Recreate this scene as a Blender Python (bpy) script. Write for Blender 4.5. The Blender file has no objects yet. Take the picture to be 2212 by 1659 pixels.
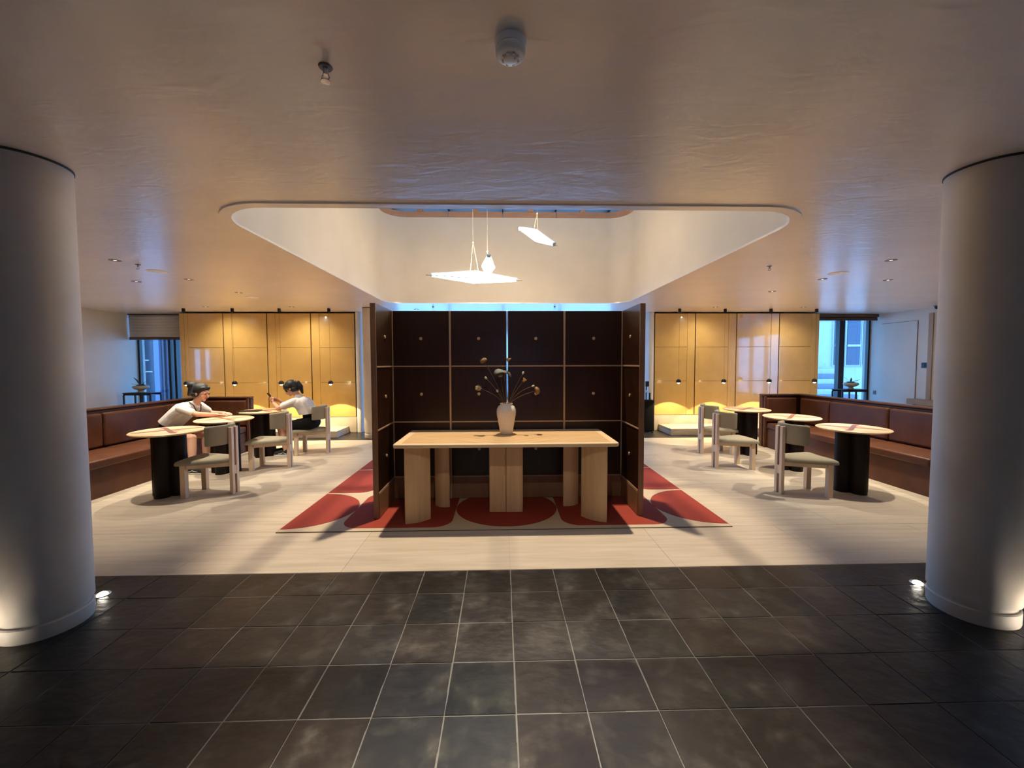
import bpy, bmesh, math, random
from mathutils import Vector, Matrix, Euler
random.seed(7)
S = bpy.context.scene
COL = S.collection
PI = math.pi
R = math.radians

# ------------------------------------------------------------------ camera
FPX, EYE = 860.0, 1.5
cam_d = bpy.data.cameras.new('camera')
cam = bpy.data.objects.new('camera', cam_d); COL.objects.link(cam)
cam_d.sensor_fit = 'HORIZONTAL'; cam_d.sensor_width = 36.0
cam_d.lens = FPX / 2212.0 * 36.0
cam_d.shift_y = (823.0 - 829.5) / 2212.0
cam_d.clip_start = 0.02; cam_d.clip_end = 300
def _cam():
    p, y, r = R(2.59), R(1.47), R(0.17)
    fw = Vector((math.sin(y)*math.cos(p), math.cos(y)*math.cos(p), -math.sin(p)))
    r0 = Vector((math.cos(y), -math.sin(y), 0)); u0 = r0.cross(fw)
    rt = r0*math.cos(r) - u0*math.sin(r); up = rt.cross(fw)
    m = Matrix((rt, up, -fw)).transposed().to_4x4()
    m.translation = (0, 0, EYE)
    cam.matrix_world = m
_cam()
S.camera = cam

# ------------------------------------------------------------------ world, exposure, large lights
vs = S.view_settings
vs.view_transform = 'Standard'; vs.look = 'None'; vs.gamma = 1.0; vs.use_curve_mapping = False
vs.exposure = 1.2
w = bpy.data.worlds.new('overcast_evening_sky'); S.world = w
w.use_nodes = True
bg = w.node_tree.nodes['Background']
bg.inputs['Color'].default_value = (0.19, 0.50, 1.0, 1)
bg.inputs['Strength'].default_value = 3.4

cy = S.cycles
cy.caustics_reflective = False; cy.caustics_refractive = False
cy.sample_clamp_indirect = 8.0; cy.blur_glossy = 1.0
cy.max_bounces = 7; cy.diffuse_bounces = 5; cy.glossy_bounces = 3; cy.transmission_bounces = 3
cy.use_adaptive_sampling = True; cy.adaptive_threshold = 0.07

def lamp(name, kind, loc, energy, color, aim=None, size=60, blend=0.3, radius=0.03, parent=None):
    d = bpy.data.lights.new(name, kind)
    d.energy = energy; d.color = color
    d.shadow_soft_size = radius
    if kind == 'SPOT':
        d.spot_size = R(size); d.spot_blend = blend
    o = bpy.data.objects.new(name, d); COL.objects.link(o)
    o.location = loc
    if aim is not None:
        v = Vector(aim) - Vector(loc)
        o.rotation_euler = v.to_track_quat('-Z', 'Y').to_euler()
    if parent: o.parent = parent
    return o
WARM = (1.0, 0.83, 0.60)
NEUT = (1.0, 0.89, 0.72)
# high narrow flood over the light well: throws the near parallel shadows of the long table and the screen
lamp('flood_light', 'SPOT', (0.06, 5.3, 9.2), 17500, WARM, (0.06, 4.0, 0.4), 32, 0.3, 0.14)

# ------------------------------------------------------------------ helpers
class G:
    def __init__(s): s.bm = bmesh.new(); s._m = None
    def _add(s, vs_, fs, M=None):
        vv = [s.bm.verts.new((M @ Vector(v)) if M is not None else v) for v in vs_]
        for f in fs:
            try: s.bm.faces.new([vv[i] for i in f])
            except ValueError: pass
        return s
    def box(s, x0, x1, y0, y1, z0, z1, M=None):
        v = [(x0,y0,z0),(x1,y0,z0),(x1,y1,z0),(x0,y1,z0),(x0,y0,z1),(x1,y0,z1),(x1,y1,z1),(x0,y1,z1)]
        return s._add(v, [(0,3,2,1),(4,5,6,7),(0,1,5,4),(1,2,6,5),(2,3,7,6),(3,0,4,7)], M)
    def prism(s, pts, z0, z1, M=None):
        n = len(pts)
        v = [(p[0],p[1],z0) for p in pts] + [(p[0],p[1],z1) for p in pts]
        f = [tuple(reversed(range(n))), tuple(range(n, 2*n))] + [(i,(i+1)%n,n+(i+1)%n,n+i) for i in range(n)]
        return s._add(v, f, M)
    def ring(s, outer, inner, z0, z1, M=None):
        n = len(outer)
        v = [(p[0],p[1],z0) for p in outer]+[(p[0],p[1],z1) for p in outer]+[(p[0],p[1],z0) for p in inner]+[(p[0],p[1],z1) for p in inner]
        f = []
        for i in range(n):
            j = (i+1) % n
            f += [(i,j,n+j,n+i), (2*n+j,2*n+i,3*n+i,3*n+j), (n+i,n+j,3*n+j,3*n+i), (j,i,2*n+i,2*n+j)]
        return s._add(v, f, M)
    def lathe(s, prof, c=(0,0,0), seg=24, M=None):
        v, f = [], []
        for (r, z) in prof:
            for k in range(seg):
                a = 2*PI*k/seg
                v.append((c[0]+r*math.cos(a), c[1]+r*math.sin(a), c[2]+z))
        for i in range(len(prof)-1):
            for k in range(seg):
                k2 = (k+1) % seg
                f.append((i*seg+k, i*seg+k2, (i+1)*seg+k2, (i+1)*seg+k))
        if prof[0][0] > 1e-6: f.append(tuple(reversed(range(seg))))
        if prof[-1][0] > 1e-6: f.append(tuple(range((len(prof)-1)*seg, len(prof)*seg)))
        s._add(v, f, M); return s
    def tube(s, path, rad, seg=8, M=None):
        P = [Vector(p) for p in path]; n = len(P)
        rr = rad if isinstance(rad, (list, tuple)) else [rad]*n
        v, f = [], []; prev = None
        for i in range(n):
            t = (P[min(i+1,n-1)] - P[max(i-1,0)]).normalized()
            a = prev if prev is not None else (Vector((0,0,1)) if abs(t.z) < 0.9 else Vector((1,0,0)))
            b = t.cross(a).normalized(); a = b.cross(t).normalized(); prev = a
            for k in range(seg):
                th = 2*PI*k/seg
                v.append(P[i] + (a*math.cos(th) + b*math.sin(th))*rr[i])
        for i in range(n-1):
            for k in range(seg):
                k2 = (k+1) % seg
                f.append((i*seg+k, i*seg+k2, (i+1)*seg+k2, (i+1)*seg+k))
        f.append(tuple(reversed(range(seg)))); f.append(tuple(range((n-1)*seg, n*seg)))
        return s._add(v, f, M)
    def ball(s, c, r, u=16, v=10, M=None):
        rx, ry, rz = r if isinstance(r, (list, tuple)) else (r, r, r)
        vs_ = [(c[0], c[1], c[2]-rz)]; f = []
        for i in range(1, v):
            ph = -PI/2 + PI*i/v
            for k in range(u):
                a = 2*PI*k/u
                vs_.append((c[0]+rx*math.cos(ph)*math.cos(a), c[1]+ry*math.cos(ph)*math.sin(a), c[2]+rz*math.sin(ph)))
        vs_.append((c[0], c[1], c[2]+rz)); L = len(vs_)-1
        for k in range(u):
            k2 = (k+1) % u
            f.append((0, 1+k2, 1+k)); f.append((L, L-u+k, L-u+k2))
        for i in range(v-2):
            for k in range(u):
                k2 = (k+1) % u; a = 1+i*u
                f.append((a+k, a+k2, a+u+k2, a+u+k))
        return s._add(vs_, f, M)
    def cap(s, p0, r0, p1, r1, seg=14):
        s.ball(p0, r0, seg, 10); s.ball(p1, r1, seg, 10); s.tube([p0, p1], [r0, r1], seg); return s
    def mesh(s, name, smooth=False):
        bmesh.ops.remove_doubles(s.bm, verts=s.bm.verts, dist=1e-6)
        bmesh.ops.recalc_face_normals(s.bm, faces=s.bm.faces)
        me = bpy.data.meshes.new(name); s.bm.to_mesh(me); s.bm.free()
        if smooth:
            for p in me.polygons: p.use_smooth = True
        return me
    def obj(s, name, m, parent=None, smooth=False, bevel=0, seg=2, angle=35):
        me = s.mesh(name, smooth)
        if m: me.materials.append(m)
        return link(name, me, parent, bevel, seg, angle)
def link(name, me, parent=None, bevel=0, seg=2, angle=35):
    o = bpy.data.objects.new(name, me); COL.objects.link(o)
    if parent: o.parent = parent
    if bevel:
        b = o.modifiers.new('bevel', 'BEVEL'); b.width = bevel; b.segments = seg
        b.limit_method = 'ANGLE'; b.angle_limit = R(angle)
        b.harden_normals = False
        for p in me.polygons: p.use_smooth = True
        try:
            me.set_sharp_from_angle(angle=R(40))
        except Exception: pass
    return o
def smooth_by_angle(o, deg=40):
    for p in o.data.polygons: p.use_smooth = True
    o.data.set_sharp_from_angle(angle=R(deg)); return o
def tag(o, label=None, cat=None, group=None, kind=None):
    if label: o['label'] = label
    if cat: o['category'] = cat
    if group: o['group'] = group
    if kind: o['kind'] = kind
    return o
def thing(name, label, cat, loc=(0,0,0), rz=0, group=None):
    o = bpy.data.objects.new(name, None); COL.objects.link(o)
    o.location = loc; o.rotation_euler = (0, 0, rz); o.empty_display_size = 0.1
    return tag(o, label, cat, group)
def copytree(o, parent=None):
    c = o.copy(); COL.objects.link(c); c.parent = parent
    for ch in list(o.children): copytree(ch, c)
    return c
def rrect(x0, x1, y0, y1, r, n=8):
    rs = r if isinstance(r, (list, tuple)) else (r,)*4
    P = []
    for (cx, cy, a0, q) in ((x1-rs[0], y0+rs[0], -90, rs[0]), (x1-rs[1], y1-rs[1], 0, rs[1]), (x0+rs[2], y1-rs[2], 90, rs[2]), (x0+rs[3], y0+rs[3], 180, rs[3])):
        for i in range(n+1):
            a = R(a0 + 90*i/n); P.append((cx+q*math.cos(a), cy+q*math.sin(a)))
    return P
def stadium(L, t, n=8):
    return rrect(-L/2, L/2, -t/2, t/2, t/2-1e-4, n)
def ellipse(cx, cy, a, b, n=40):
    return [(cx+a*math.cos(2*PI*i/n), cy+b*math.sin(2*PI*i/n)) for i in range(n)]

# ------------------------------------------------------------------ materials
def mat(name, col, rough=0.5, metal=0.0, spec=0.5, coat=0.0, coat_r=0.1):
    m = bpy.data.materials.new(name); m.use_nodes = True
    b = m.node_tree.nodes['Principled BSDF']
    b.inputs['Base Color'].default_value = (*col, 1); b.inputs['Roughness'].default_value = rough
    b.inputs['Metallic'].default_value = metal; b.inputs['Specular IOR Level'].default_value = spec
    b.inputs['Coat Weight'].default_value = coat; b.inputs['Coat Roughness'].default_value = coat_r
    return m
def N(m, t, **kw):
    n = m.node_tree.nodes.new(t)
    for k, v in kw.items():
        if hasattr(n, k) and k not in n.inputs: setattr(n, k, v)
        else: n.inputs[k].default_value = v
    return n
def L(m, a, b): m.node_tree.links.new(a, b)
def coords(m, space='Object', scale=(1,1,1), rot=(0,0,0)):
    if space == 'World': o = N(m, 'ShaderNodeNewGeometry').outputs['Position']
    else: o = N(m, 'ShaderNodeTexCoord').outputs[space]
    mp = N(m, 'ShaderNodeMapping'); mp.inputs['Scale'].default_value = scale; mp.inputs['Rotation'].default_value = rot
    L(m, o, mp.inputs['Vector']); return mp.outputs['Vector']
def ramp(m, fac, stops):
    r = N(m, 'ShaderNodeValToRGB'); e = r.color_ramp.elements
    e[0].position, e[0].color = stops[0][0], (*stops[0][1], 1)
    e[1].position, e[1].color = stops[-1][0], (*stops[-1][1], 1)
    for p, c in stops[1:-1]:
        x = e.new(p); x.color = (*c, 1)
    L(m, fac, r.inputs['Fac']); return r.outputs['Color']
def noise(m, vec, scale, detail=4, rough=0.55, dist=0.0):
    n = N(m, 'ShaderNodeTexNoise'); n.inputs['Scale'].default_value = scale; n.inputs['Detail'].default_value = detail
    n.inputs['Roughness'].default_value = rough; n.inputs['Distortion'].default_value = dist
    L(m, vec, n.inputs['Vector']); return n.outputs['Fac']
def bump(m, h, strength, dist=0.01):
    b = N(m, 'ShaderNodeBump'); b.inputs['Strength'].default_value = strength; b.inputs['Distance'].default_value = dist
    L(m, h, b.inputs['Height']); L(m, b.outputs['Normal'], m.node_tree.nodes['Principled BSDF'].inputs['Normal']); return b
def base(m, c): L(m, c, m.node_tree.nodes['Principled BSDF'].inputs['Base Color'])
def rnd(m): return N(m, 'ShaderNodeObjectInfo').outputs['Random']
def wood(name, c1, c2, scale=(1.5,1.5,14), rough=0.45, space='Object', coat=0.0, rot=(0,0,0)):
    m = mat(name, c1, rough, coat=coat)
    v = coords(m, space, scale, rot)
    a = noise(m, v, 2.2, 5, 0.6, 0.4)
    base(m, ramp(m, a, [(0.3, c1), (0.7, c2)]))
    bump(m, a, 0.05, 0.002); return m
def fabric(name, c1, c2, sc=260, rough=0.9):
    m = mat(name, c1, rough, spec=0.2); v = coords(m, 'Object')
    a = noise(m, v, sc, 2); base(m, ramp(m, a, [(0.3, c1), (0.7, c2)])); bump(m, a, 0.25, 0.002); return m
def emis(name, col, s):
    m = mat(name, (0.8,0.8,0.8), 0.4); b = m.node_tree.nodes['Principled BSDF']
    b.inputs['Emission Color'].default_value = (*col, 1); b.inputs['Emission Strength'].default_value = s; return m
def glass(name, tint=(0.9,0.95,1.0), refl=0.08):
    m = bpy.data.materials.new(name); m.use_nodes = True; nt = m.node_tree
    nt.nodes.remove(nt.nodes['Principled BSDF'])
    t = nt.nodes.new('ShaderNodeBsdfTransparent'); t.inputs['Color'].default_value = (*tint, 1)
    g = nt.nodes.new('ShaderNodeBsdfGlossy'); g.inputs['Roughness'].default_value = 0.02
    x = nt.nodes.new('ShaderNodeMixShader'); x.inputs['Fac'].default_value = refl
    nt.links.new(t.outputs[0], x.inputs[1]); nt.links.new(g.outputs[0], x.inputs[2])
    nt.links.new(x.outputs[0], nt.nodes['Material Output'].inputs['Surface']); return m

M = {}
# polished plaster ceiling: slightly glossy with trowel ripples
m = M['ceiling'] = mat('polished_plaster_ceiling', (0.62,0.56,0.50), 0.27, spec=0.75); m.node_tree.nodes['Principled BSDF'].inputs['IOR'].default_value = 1.8
v = coords(m, 'World', (1.0, 2.3, 1.0)); a = noise(m, v, 4.5, 2, 0.45, 0.9); b_ = noise(m, v, 1.1, 3)
base(m, ramp(m, b_, [(0.3, (0.84,0.77,0.70)), (0.7, (0.89,0.82,0.75))])); bump(m, a, 0.12, 0.03)
m = M['plaster'] = mat('warm_white_plaster', (0.72,0.66,0.58), 0.7, spec=0.3)
v = coords(m, 'World'); a = noise(m, v, 2.5, 5); base(m, ramp(m, a, [(0.3,(0.70,0.61,0.485)),(0.7,(0.74,0.65,0.525))])); bump(m, noise(m, v, 40, 3), 0.08, 0.004)
m = M['wallpaint'] = mat('pale_wall_paint', (0.74,0.72,0.68), 0.75, spec=0.25)
v = coords(m, 'World'); a = noise(m, v, 1.7, 4); base(m, ramp(m, a, [(0.3,(0.70,0.68,0.64)),(0.7,(0.76,0.74,0.70))]))
m = M['column'] = mat('column_plaster', (0.62,0.57,0.51), 0.6, spec=0.35)
v = coords(m, 'World'); a = noise(m, v, 3, 4); base(m, ramp(m, a, [(0.3,(0.55,0.47,0.38)),(0.7,(0.63,0.55,0.455))])); bump(m, noise(m, v, 60, 3), 0.06, 0.003)
# charcoal tile with cloudy wear and uneven glaze
m = M['tile'] = mat('charcoal_glazed_tile', (0.03,0.028,0.025), 0.33, spec=0.36)
v = coords(m, 'World'); big = noise(m, v, 2.6, 4, 0.55); wear = noise(m, v, 5.5, 5, 0.6); rv = rnd(m)
c1 = ramp(m, big, [(0.35,(0.004,0.004,0.0038)),(0.55,(0.010,0.009,0.0075)),(0.75,(0.030,0.027,0.022))])
c2 = ramp(m, wear, [(0.50,(0.0,0.0,0.0)),(0.62,(0.018,0.016,0.0125)),(0.76,(0.075,0.068,0.056))])
c3 = ramp(m, rv, [(0.0,(0.004,0.005,0.0045)),(0.5,(0.013,0.008,0.006)),(1.0,(0.012,0.012,0.012))])
ad = N(m, 'ShaderNodeMixRGB', blend_type='ADD'); ad.inputs['Fac'].default_value = 0.8; L(m, c1, ad.inputs[1]); L(m, c2, ad.inputs[2])
ad2 = N(m, 'ShaderNodeMixRGB', blend_type='ADD'); ad2.inputs['Fac'].default_value = 1.0; L(m, ad.outputs[0], ad2.inputs[1]); L(m, c3, ad2.inputs[2])
base(m, ad2.outputs[0])
rr = N(m, 'ShaderNodeMapRange'); rr.inputs['From Min'].default_value = 0.3; rr.inputs['From Max'].default_value = 0.7; rr.inputs['To Min'].default_value = 0.30; rr.inputs['To Max'].default_value = 0.42
L(m, wear, rr.inputs['Value']); L(m, rr.outputs[0], m.node_tree.nodes['Principled BSDF'].inputs['Roughness'])
bump(m, noise(m, coords(m, 'World', (1,1.5,1)), 13, 2, 0.45), 0.32, 0.012)
M['grout'] = mat('pale_grey_grout', (0.115,0.11,0.10), 0.8)
# vein cut beige stone
m = M['stone'] = mat('vein_cut_beige_stone', (0.5,0.42,0.32), 0.42, spec=0.45)
v = coords(m, 'World', (0.55, 7.0, 1)); a = noise(m, v, 2.6, 6, 0.6, 0.5); rv = rnd(m)
c = ramp(m, a, [(0.28,(0.46,0.38,0.285)),(0.5,(0.55,0.465,0.355)),(0.72,(0.62,0.535,0.42))])
hs = N(m, 'ShaderNodeHueSaturation'); mr = N(m, 'ShaderNodeMapRange'); mr.inputs['To Min'].default_value = 0.93; mr.inputs['To Max'].default_value = 1.05
L(m, rv, mr.inputs['Value']); L(m, mr.outputs[0], hs.inputs['Value']); L(m, c, hs.inputs['Color']); base(m, hs.outputs[0]); bump(m, a, 0.03, 0.002)
M['stone_joint'] = mat('beige_joint_filler', (0.40,0.33,0.25), 0.8)
m = M['rug'] = fabric('cream_wool_pile', (0.50,0.40,0.27), (0.58,0.47,0.33), 300)
m = M['rug_red'] = fabric('brick_red_wool_pile', (0.25,0.036,0.022), (0.32,0.052,0.032), 300)
v = coords(m, 'World'); 
M['rug_edge'] = mat('rug_binding', (0.10,0.065,0.04), 0.9)
M['veneer'] = wood('dark_stained_veneer', (0.020,0.0065,0.0025), (0.038,0.013,0.005), (9,1.2,1.2), 0.34, coat=0.0)
M['veneer'].node_tree.nodes['Principled BSDF'].inputs['Specular IOR Level'].default_value = 0.3
M['screen_wood'] = wood('walnut_frame', (0.22,0.108,0.050), (0.29,0.148,0.072), (3,3,0.4), 0.45)
M['strip'] = wood('pale_inlay_strip', (0.42,0.26,0.15), (0.50,0.32,0.19), (4,4,0.8), 0.35)
M['chrome'] = mat('polished_steel', (0.75,0.75,0.78), 0.12, metal=1.0)
M['button'] = mat('pale_wood_button', (0.52,0.36,0.20), 0.4)
m = M['oak_top'] = mat('oak_sunburst_veneer', (0.6,0.38,0.18), 0.42)
tc = N(m, 'ShaderNodeTexCoord').outputs['Object']; ab = N(m, 'ShaderNodeVectorMath', operation='ABSOLUTE'); L(m, tc, ab.inputs[0])
mp = N(m, 'ShaderNodeMapping'); mp.inputs['Rotation'].default_value = (0,0,R(-62)); mp.inputs['Scale'].default_value = (1,1,1); L(m, ab.outputs[0], mp.inputs['Vector'])
mp2 = N(m, 'ShaderNodeMapping'); mp2.inputs['Scale'].default_value = (16,1.2,1); L(m, mp.outputs[0], mp2.inputs['Vector'])
a = noise(m, mp2.outputs[0], 1.4, 5, 0.6); base(m, ramp(m, a, [(0.3,(0.52,0.32,0.135)),(0.7,(0.69,0.46,0.235))]))
M['oak'] = wood('light_oak', (0.56,0.35,0.17), (0.72,0.47,0.25), (6,6,0.5), 0.5)
M['oak_edge'] = wood('oak_edge_band', (0.70,0.49,0.27), (0.78,0.56,0.33), (1,6,6), 0.45)
M['ash'] = wood('pale_ash_chair_wood', (0.62,0.45,0.30), (0.70,0.53,0.37), (8,8,0.6), 0.5)
M['ash_dark'] = wood('brown_slot_wood', (0.17,0.09,0.05), (0.22,0.12,0.07), (8,8,0.6), 0.5)
M['seat'] = fabric('olive_grey_upholstery', (0.27,0.235,0.165), (0.34,0.30,0.215), 220)
m = M['ctable'] = wood('pale_maple_tabletop', (0.66,0.44,0.25), (0.76,0.53,0.33), (0.8,8,1), 0.35)
M['inlay'] = wood('reddish_brown_inlay', (0.20,0.075,0.045), (0.26,0.105,0.065), (2,12,1), 0.38)
M['inlay_fill'] = wood('pinkish_inlay_wood', (0.46,0.25,0.155), (0.53,0.31,0.20), (2,12,1), 0.38)
M['pedestal'] = wood('blackened_wood', (0.007,0.0035,0.0025), (0.012,0.006,0.0045), (8,8,0.6), 0.5)
M['pedestal'].node_tree.nodes['Principled BSDF'].inputs['Specular IOR Level'].default_value = 0.2
m = M['leather'] = mat('cognac_leather', (0.17,0.062,0.028), 0.42, spec=0.32)
v = coords(m, 'Object'); a = noise(m, v, 5, 4); base(m, ramp(m, a, [(0.3,(0.075,0.026,0.012)),(0.7,(0.115,0.041,0.018))])); bump(m, noise(m, v, 180, 2), 0.12, 0.002)
m = M['yellow'] = mat('mustard_lacquer', (0.52,0.33,0.10), 0.2, spec=0.5, coat=1.0, coat_r=0.05); m.node_tree.nodes['Principled BSDF'].inputs['Coat IOR'].default_value = 1.65
v = coords(m, 'World'); a = noise(m, v, 4, 4); base(m, ramp(m, a, [(0.3,(0.64,0.405,0.125)),(0.7,(0.70,0.45,0.145))])); bump(m, noise(m, v, 9, 3), 0.02, 0.004)
M['gap'] = mat('brown_shadow_gap', (0.06,0.03,0.015), 0.7)
M['travertine'] = M['stone']
M['black'] = mat('matt_black_metal', (0.008,0.008,0.008), 0.45)
M['bulb'] = emis('warm_bulb', (1.0,0.86,0.62), 18)
M['white'] = mat('white_plastic', (0.93,0.90,0.82), 0.45)
M['greyp'] = mat('grey_plastic', (0.20,0.19,0.18), 0.5)
M['darkm'] = mat('dark_recess', (0.03,0.027,0.025), 0.6)
M['spotface'] = emis('downlight_lens', (1.0,0.85,0.62), 1.2)
M['upface'] = emis('uplight_lens', (1.0,0.93,0.78), 60)
m = M['lampglass'] = emis('glowing_glass_panel', (1.0,0.80,0.50), 23)
M['lamptube'] = mat('pale_blue_glass_tube', (0.62,0.78,0.95), 0.12)
M['brass'] = mat('brass', (0.62,0.48,0.24), 0.3, metal=1.0)
M['cord'] = mat('cream_cord', (0.75,0.66,0.48), 0.7)
M['glass'] = glass('window_glass')
M['skyglass'] = glass('skylight_glass', (0.35,0.35,0.355), 0.06)
M['mullion'] = mat('dark_window_mullion', (0.012,0.014,0.018), 0.4)
M['alu'] = mat('grey_aluminium_frame', (0.45,0.47,0.5), 0.35, metal=0.6)
M['blind'] = fabric('grey_linen_blind', (0.70,0.66,0.61), (0.80,0.76,0.70), 120)
M['blindbar'] = mat('brown_blind_rail', (0.12,0.075,0.05), 0.6)
M['skyframe'] = wood('reddish_skylight_board', (0.42,0.22,0.12), (0.50,0.28,0.16), (2,2,6), 0.55)
M['vase'] = mat('speckled_stoneware', (0.62,0.50,0.40), 0.5)
m = M['vase']; v = coords(m, 'Object'); a = noise(m, v, 160, 2); base(m, ramp(m, a, [(0.35,(0.70,0.58,0.48)),(0.6,(0.84,0.73,0.63))]))
M['stem'] = mat('dry_brown_stem', (0.13,0.075,0.035), 0.7)
M['petal'] = mat('dry_straw_petal', (0.62,0.38,0.12), 0.6)
M['petalw'] = mat('dry_cream_petal', (0.66,0.55,0.34), 0.6)
M['pod'] = mat('dry_brown_pod', (0.25,0.125,0.045), 0.65)
M['leaf'] = mat('grey_green_dry_leaf', (0.16,0.165,0.13), 0.6)
M['bud'] = mat('pale_bud', (0.58,0.53,0.47), 0.6)
for k_ in ('spotface','upface','bulb'): M[k_].cycles.emission_sampling = 'NONE'
M['skin'] = mat('skin', (0.56,0.31,0.21), 0.5, spec=0.35)
M['hair'] = mat('black_hair', (0.006,0.005,0.005), 0.6)
m = M['shirt'] = mat('white_cotton', (0.72,0.67,0.63), 0.85, spec=0.2); v = coords(m, 'Object'); bump(m, noise(m, v, 14, 3, 0.5, 0.8), 0.35, 0.012)
M['blackcloth'] = mat('black_cotton', (0.007,0.007,0.008), 0.85, spec=0.15)
M['lanyard'] = mat('dark_violet_lanyard', (0.03,0.018,0.04), 0.6)
M['shoe'] = mat('black_canvas', (0.01,0.01,0.012), 0.8)
M['sole'] = mat('white_rubber', (0.7,0.68,0.64), 0.6)
M['lip'] = mat('lip', (0.38,0.10,0.09), 0.4)
M['eye'] = mat('dark_eye', (0.01,0.008,0.007), 0.2)
M['phone'] = mat('black_phone', (0.006,0.006,0.007), 0.2)
M['phoneback'] = mat('yellow_phone_case', (0.65,0.42,0.10), 0.5)
M['facade'] = mat('pale_outdoor_render', (0.42,0.43,0.42), 0.85)
M['facade2'] = mat('grey_outdoor_cladding', (0.055,0.065,0.10), 0.6)
M['facade3'] = mat('dark_outdoor_glazing', (0.018,0.022,0.04), 0.3)
M['facade4'] = mat('light_blue_cladding', (0.10,0.12,0.20), 0.6)
M['step'] = mat('outdoor_concrete', (0.16,0.17,0.19), 0.9)
M['paving'] = mat('outdoor_paving', (0.75,0.75,0.75), 0.9)
M['tan'] = wood('tan_timber_trim', (0.40,0.26,0.13), (0.46,0.31,0.17), (3,3,0.4), 0.5)
M['foliage'] = mat('deep_green_leaf', (0.018,0.032,0.018), 0.5)
M['planter'] = mat('pale_stone_planter', (0.50,0.45,0.36), 0.7)
M['steel'] = mat('brushed_steel', (0.6,0.6,0.6), 0.3, metal=1.0)
M['tree'] = mat('outdoor_tree_leaf', (0.03,0.07,0.02), 0.7)

# ================================================================== the setting
CZ = 2.61                       # ceiling height
XL, XR = -8.30, 8.80            # side walls
YF, YB, YR = -3.5, 9.3, 11.6    # wall behind the viewer, rear wall, lobby glazing
LX0, LX1 = -3.05, 3.25          # rear lobby

# ---- floor: bed + charcoal tiles + stone slabs
floor = tag(G().box(XL-.2, XR+.2, YF-.2, YR+.2, -0.10, -0.030).obj('floor', M['grout']), kind='structure')
tile_bed = G().box(XL, XR, YF, 2.828, -0.032, -0.0025).obj('grout_bed', M['grout'], floor)
stone_bed = G().box(XL, XR, 2.828, 7.80, -0.032, -0.003).obj('mortar_bed', M['stone_joint'], floor)
TW, TD = 0.308, 0.303
tile_me = None
def tile_mesh(w_, d_):
    g = G(); g.box(-w_/2, w_/2, -d_/2, d_/2, -0.02, 0.0)
    me = g.mesh('tile')
    bm = bmesh.new(); bm.from_mesh(me)
    bmesh.ops.bevel(bm, geom=[e for e in bm.edges if all(v.co.z > -0.001 for v in e.verts)], offset=0.0022, segments=2, affect='EDGES')
    bm.to_mesh(me); bm.free()
    me.materials.append(M['tile']); return me
full = tile_mesh(TW-.0034, TD-.0034)
edge = tile_mesh(TW-.0034, 0.281-.003)
n_t = 0
for r_ in range(-1, 8):
    for c_ in range(-13, 13):
        x = 0.056 + TW*(c_+0.5)
        if r_ == -1: y, me = 2.545 + 0.1405, edge
        else: y, me = 2.545 - TD*(r_+0.5), full
        o = link('tile', me, floor); o.location = (x, y, random.uniform(-.0010, .0006))
        o.rotation_euler = (R(random.uniform(-.22,.22)), R(random.uniform(-.22,.22)), R(random.uniform(-.25,.25)))
# plain charcoal field beyond the tiles that can be told apart
xa, xb, ya = 0.056-TW*13, 0.056+TW*13, 2.545-TD*8
G().box(XL, xa-.002, YF, 2.826, -.03, 0).box(xb+.002, XR, YF, 2.826, -.03, 0).box(xa-.002, xb+.002, YF, ya-.002, -.03, 0).obj('tile_field', M['tile'], floor)
G().box(XL, XR, 7.803, YR+.1, -.03, 0).obj('tile_field', M['tile'], floor)
# stone slabs
SWD, SDP = 1.22, 0.71
slab_me = None
def slab_mesh(w_, d_):
    me = G().box(-w_/2, w_/2, -d_/2, d_/2, -0.02, 0).mesh('stone_slab')
    me.materials.append(M['stone']); return me
slab_me = slab_mesh(SWD-.0022, SDP-.0022)
x0s = 0.056 - SWD*7
for r_ in range(7):
    for c_ in range(15):
        xc = x0s + SWD*(c_+.5) + (0.0 if r_ % 2 == 0 else SWD/2)
        if xc - SWD/2 < XL-0.7 or xc + SWD/2 > XR+.75: continue
        o = link('stone_slab', slab_me, floor); o.location = (xc, 2.83 + SDP*(r_+.5), 0)

# ---- ceiling with the light well opening
WX0, WX1, WY0, WY1 = -2.09, 2.31, 2.90, 7.40
well = rrect(WX0, WX1, WY0, WY1, (0.42,0.36,0.36,0.42), 10)
lip = rrect(WX0-.075, WX1+.075, WY0-.075, WY1+.03, (0.49,0.39,0.39,0.49), 10)
bm = bmesh.new()
lo = [bm.verts.new((p[0], p[1], CZ)) for p in lip]
ro = [bm.verts.new(p) for p in ((XL-.2,YF-.2,CZ),(XR+.2,YF-.2,CZ),(XR+.2,YR+.2,CZ),(XL-.2,YR+.2,CZ))]
ed = [bm.edges.new((lo[i], lo[(i+1)%len(lo)])) for i in range(len(lo))] + [bm.edges.new((ro[i], ro[(i+1)%4])) for i in range(4)]
bmesh.ops.triangle_fill(bm, edges=ed, use_beauty=True)
bmesh.ops.recalc_face_normals(bm, faces=bm.faces)
me = bpy.data.meshes.new('ceiling'); 
if bm.faces[:] and bm.faces[:][0].normal.z > 0: bmesh.ops.reverse_faces(bm, faces=bm.faces)
bm.to_mesh(me); bm.free(); me.materials.append(M['ceiling'])
ceil_o = bpy.data.objects.new('ceiling', me); COL.objects.link(ceil_o); tag(ceil_o, kind='structure')
sm = ceil_o.modifiers.new('thick', 'SOLIDIFY'); sm.thickness = 0.12; sm.offset = -1
g = G(); g.ring(lip, well, CZ-.012, CZ+.006)
tag(smooth_by_angle(g.obj('trim_1', M['ceiling'])), 'raised plaster lip around the ceiling opening', kind='structure')
WT = 4.15
outw = rrect(WX0-.2, WX1+.2, WY0-.2, WY1+.2, 0.5, 10)
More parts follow.
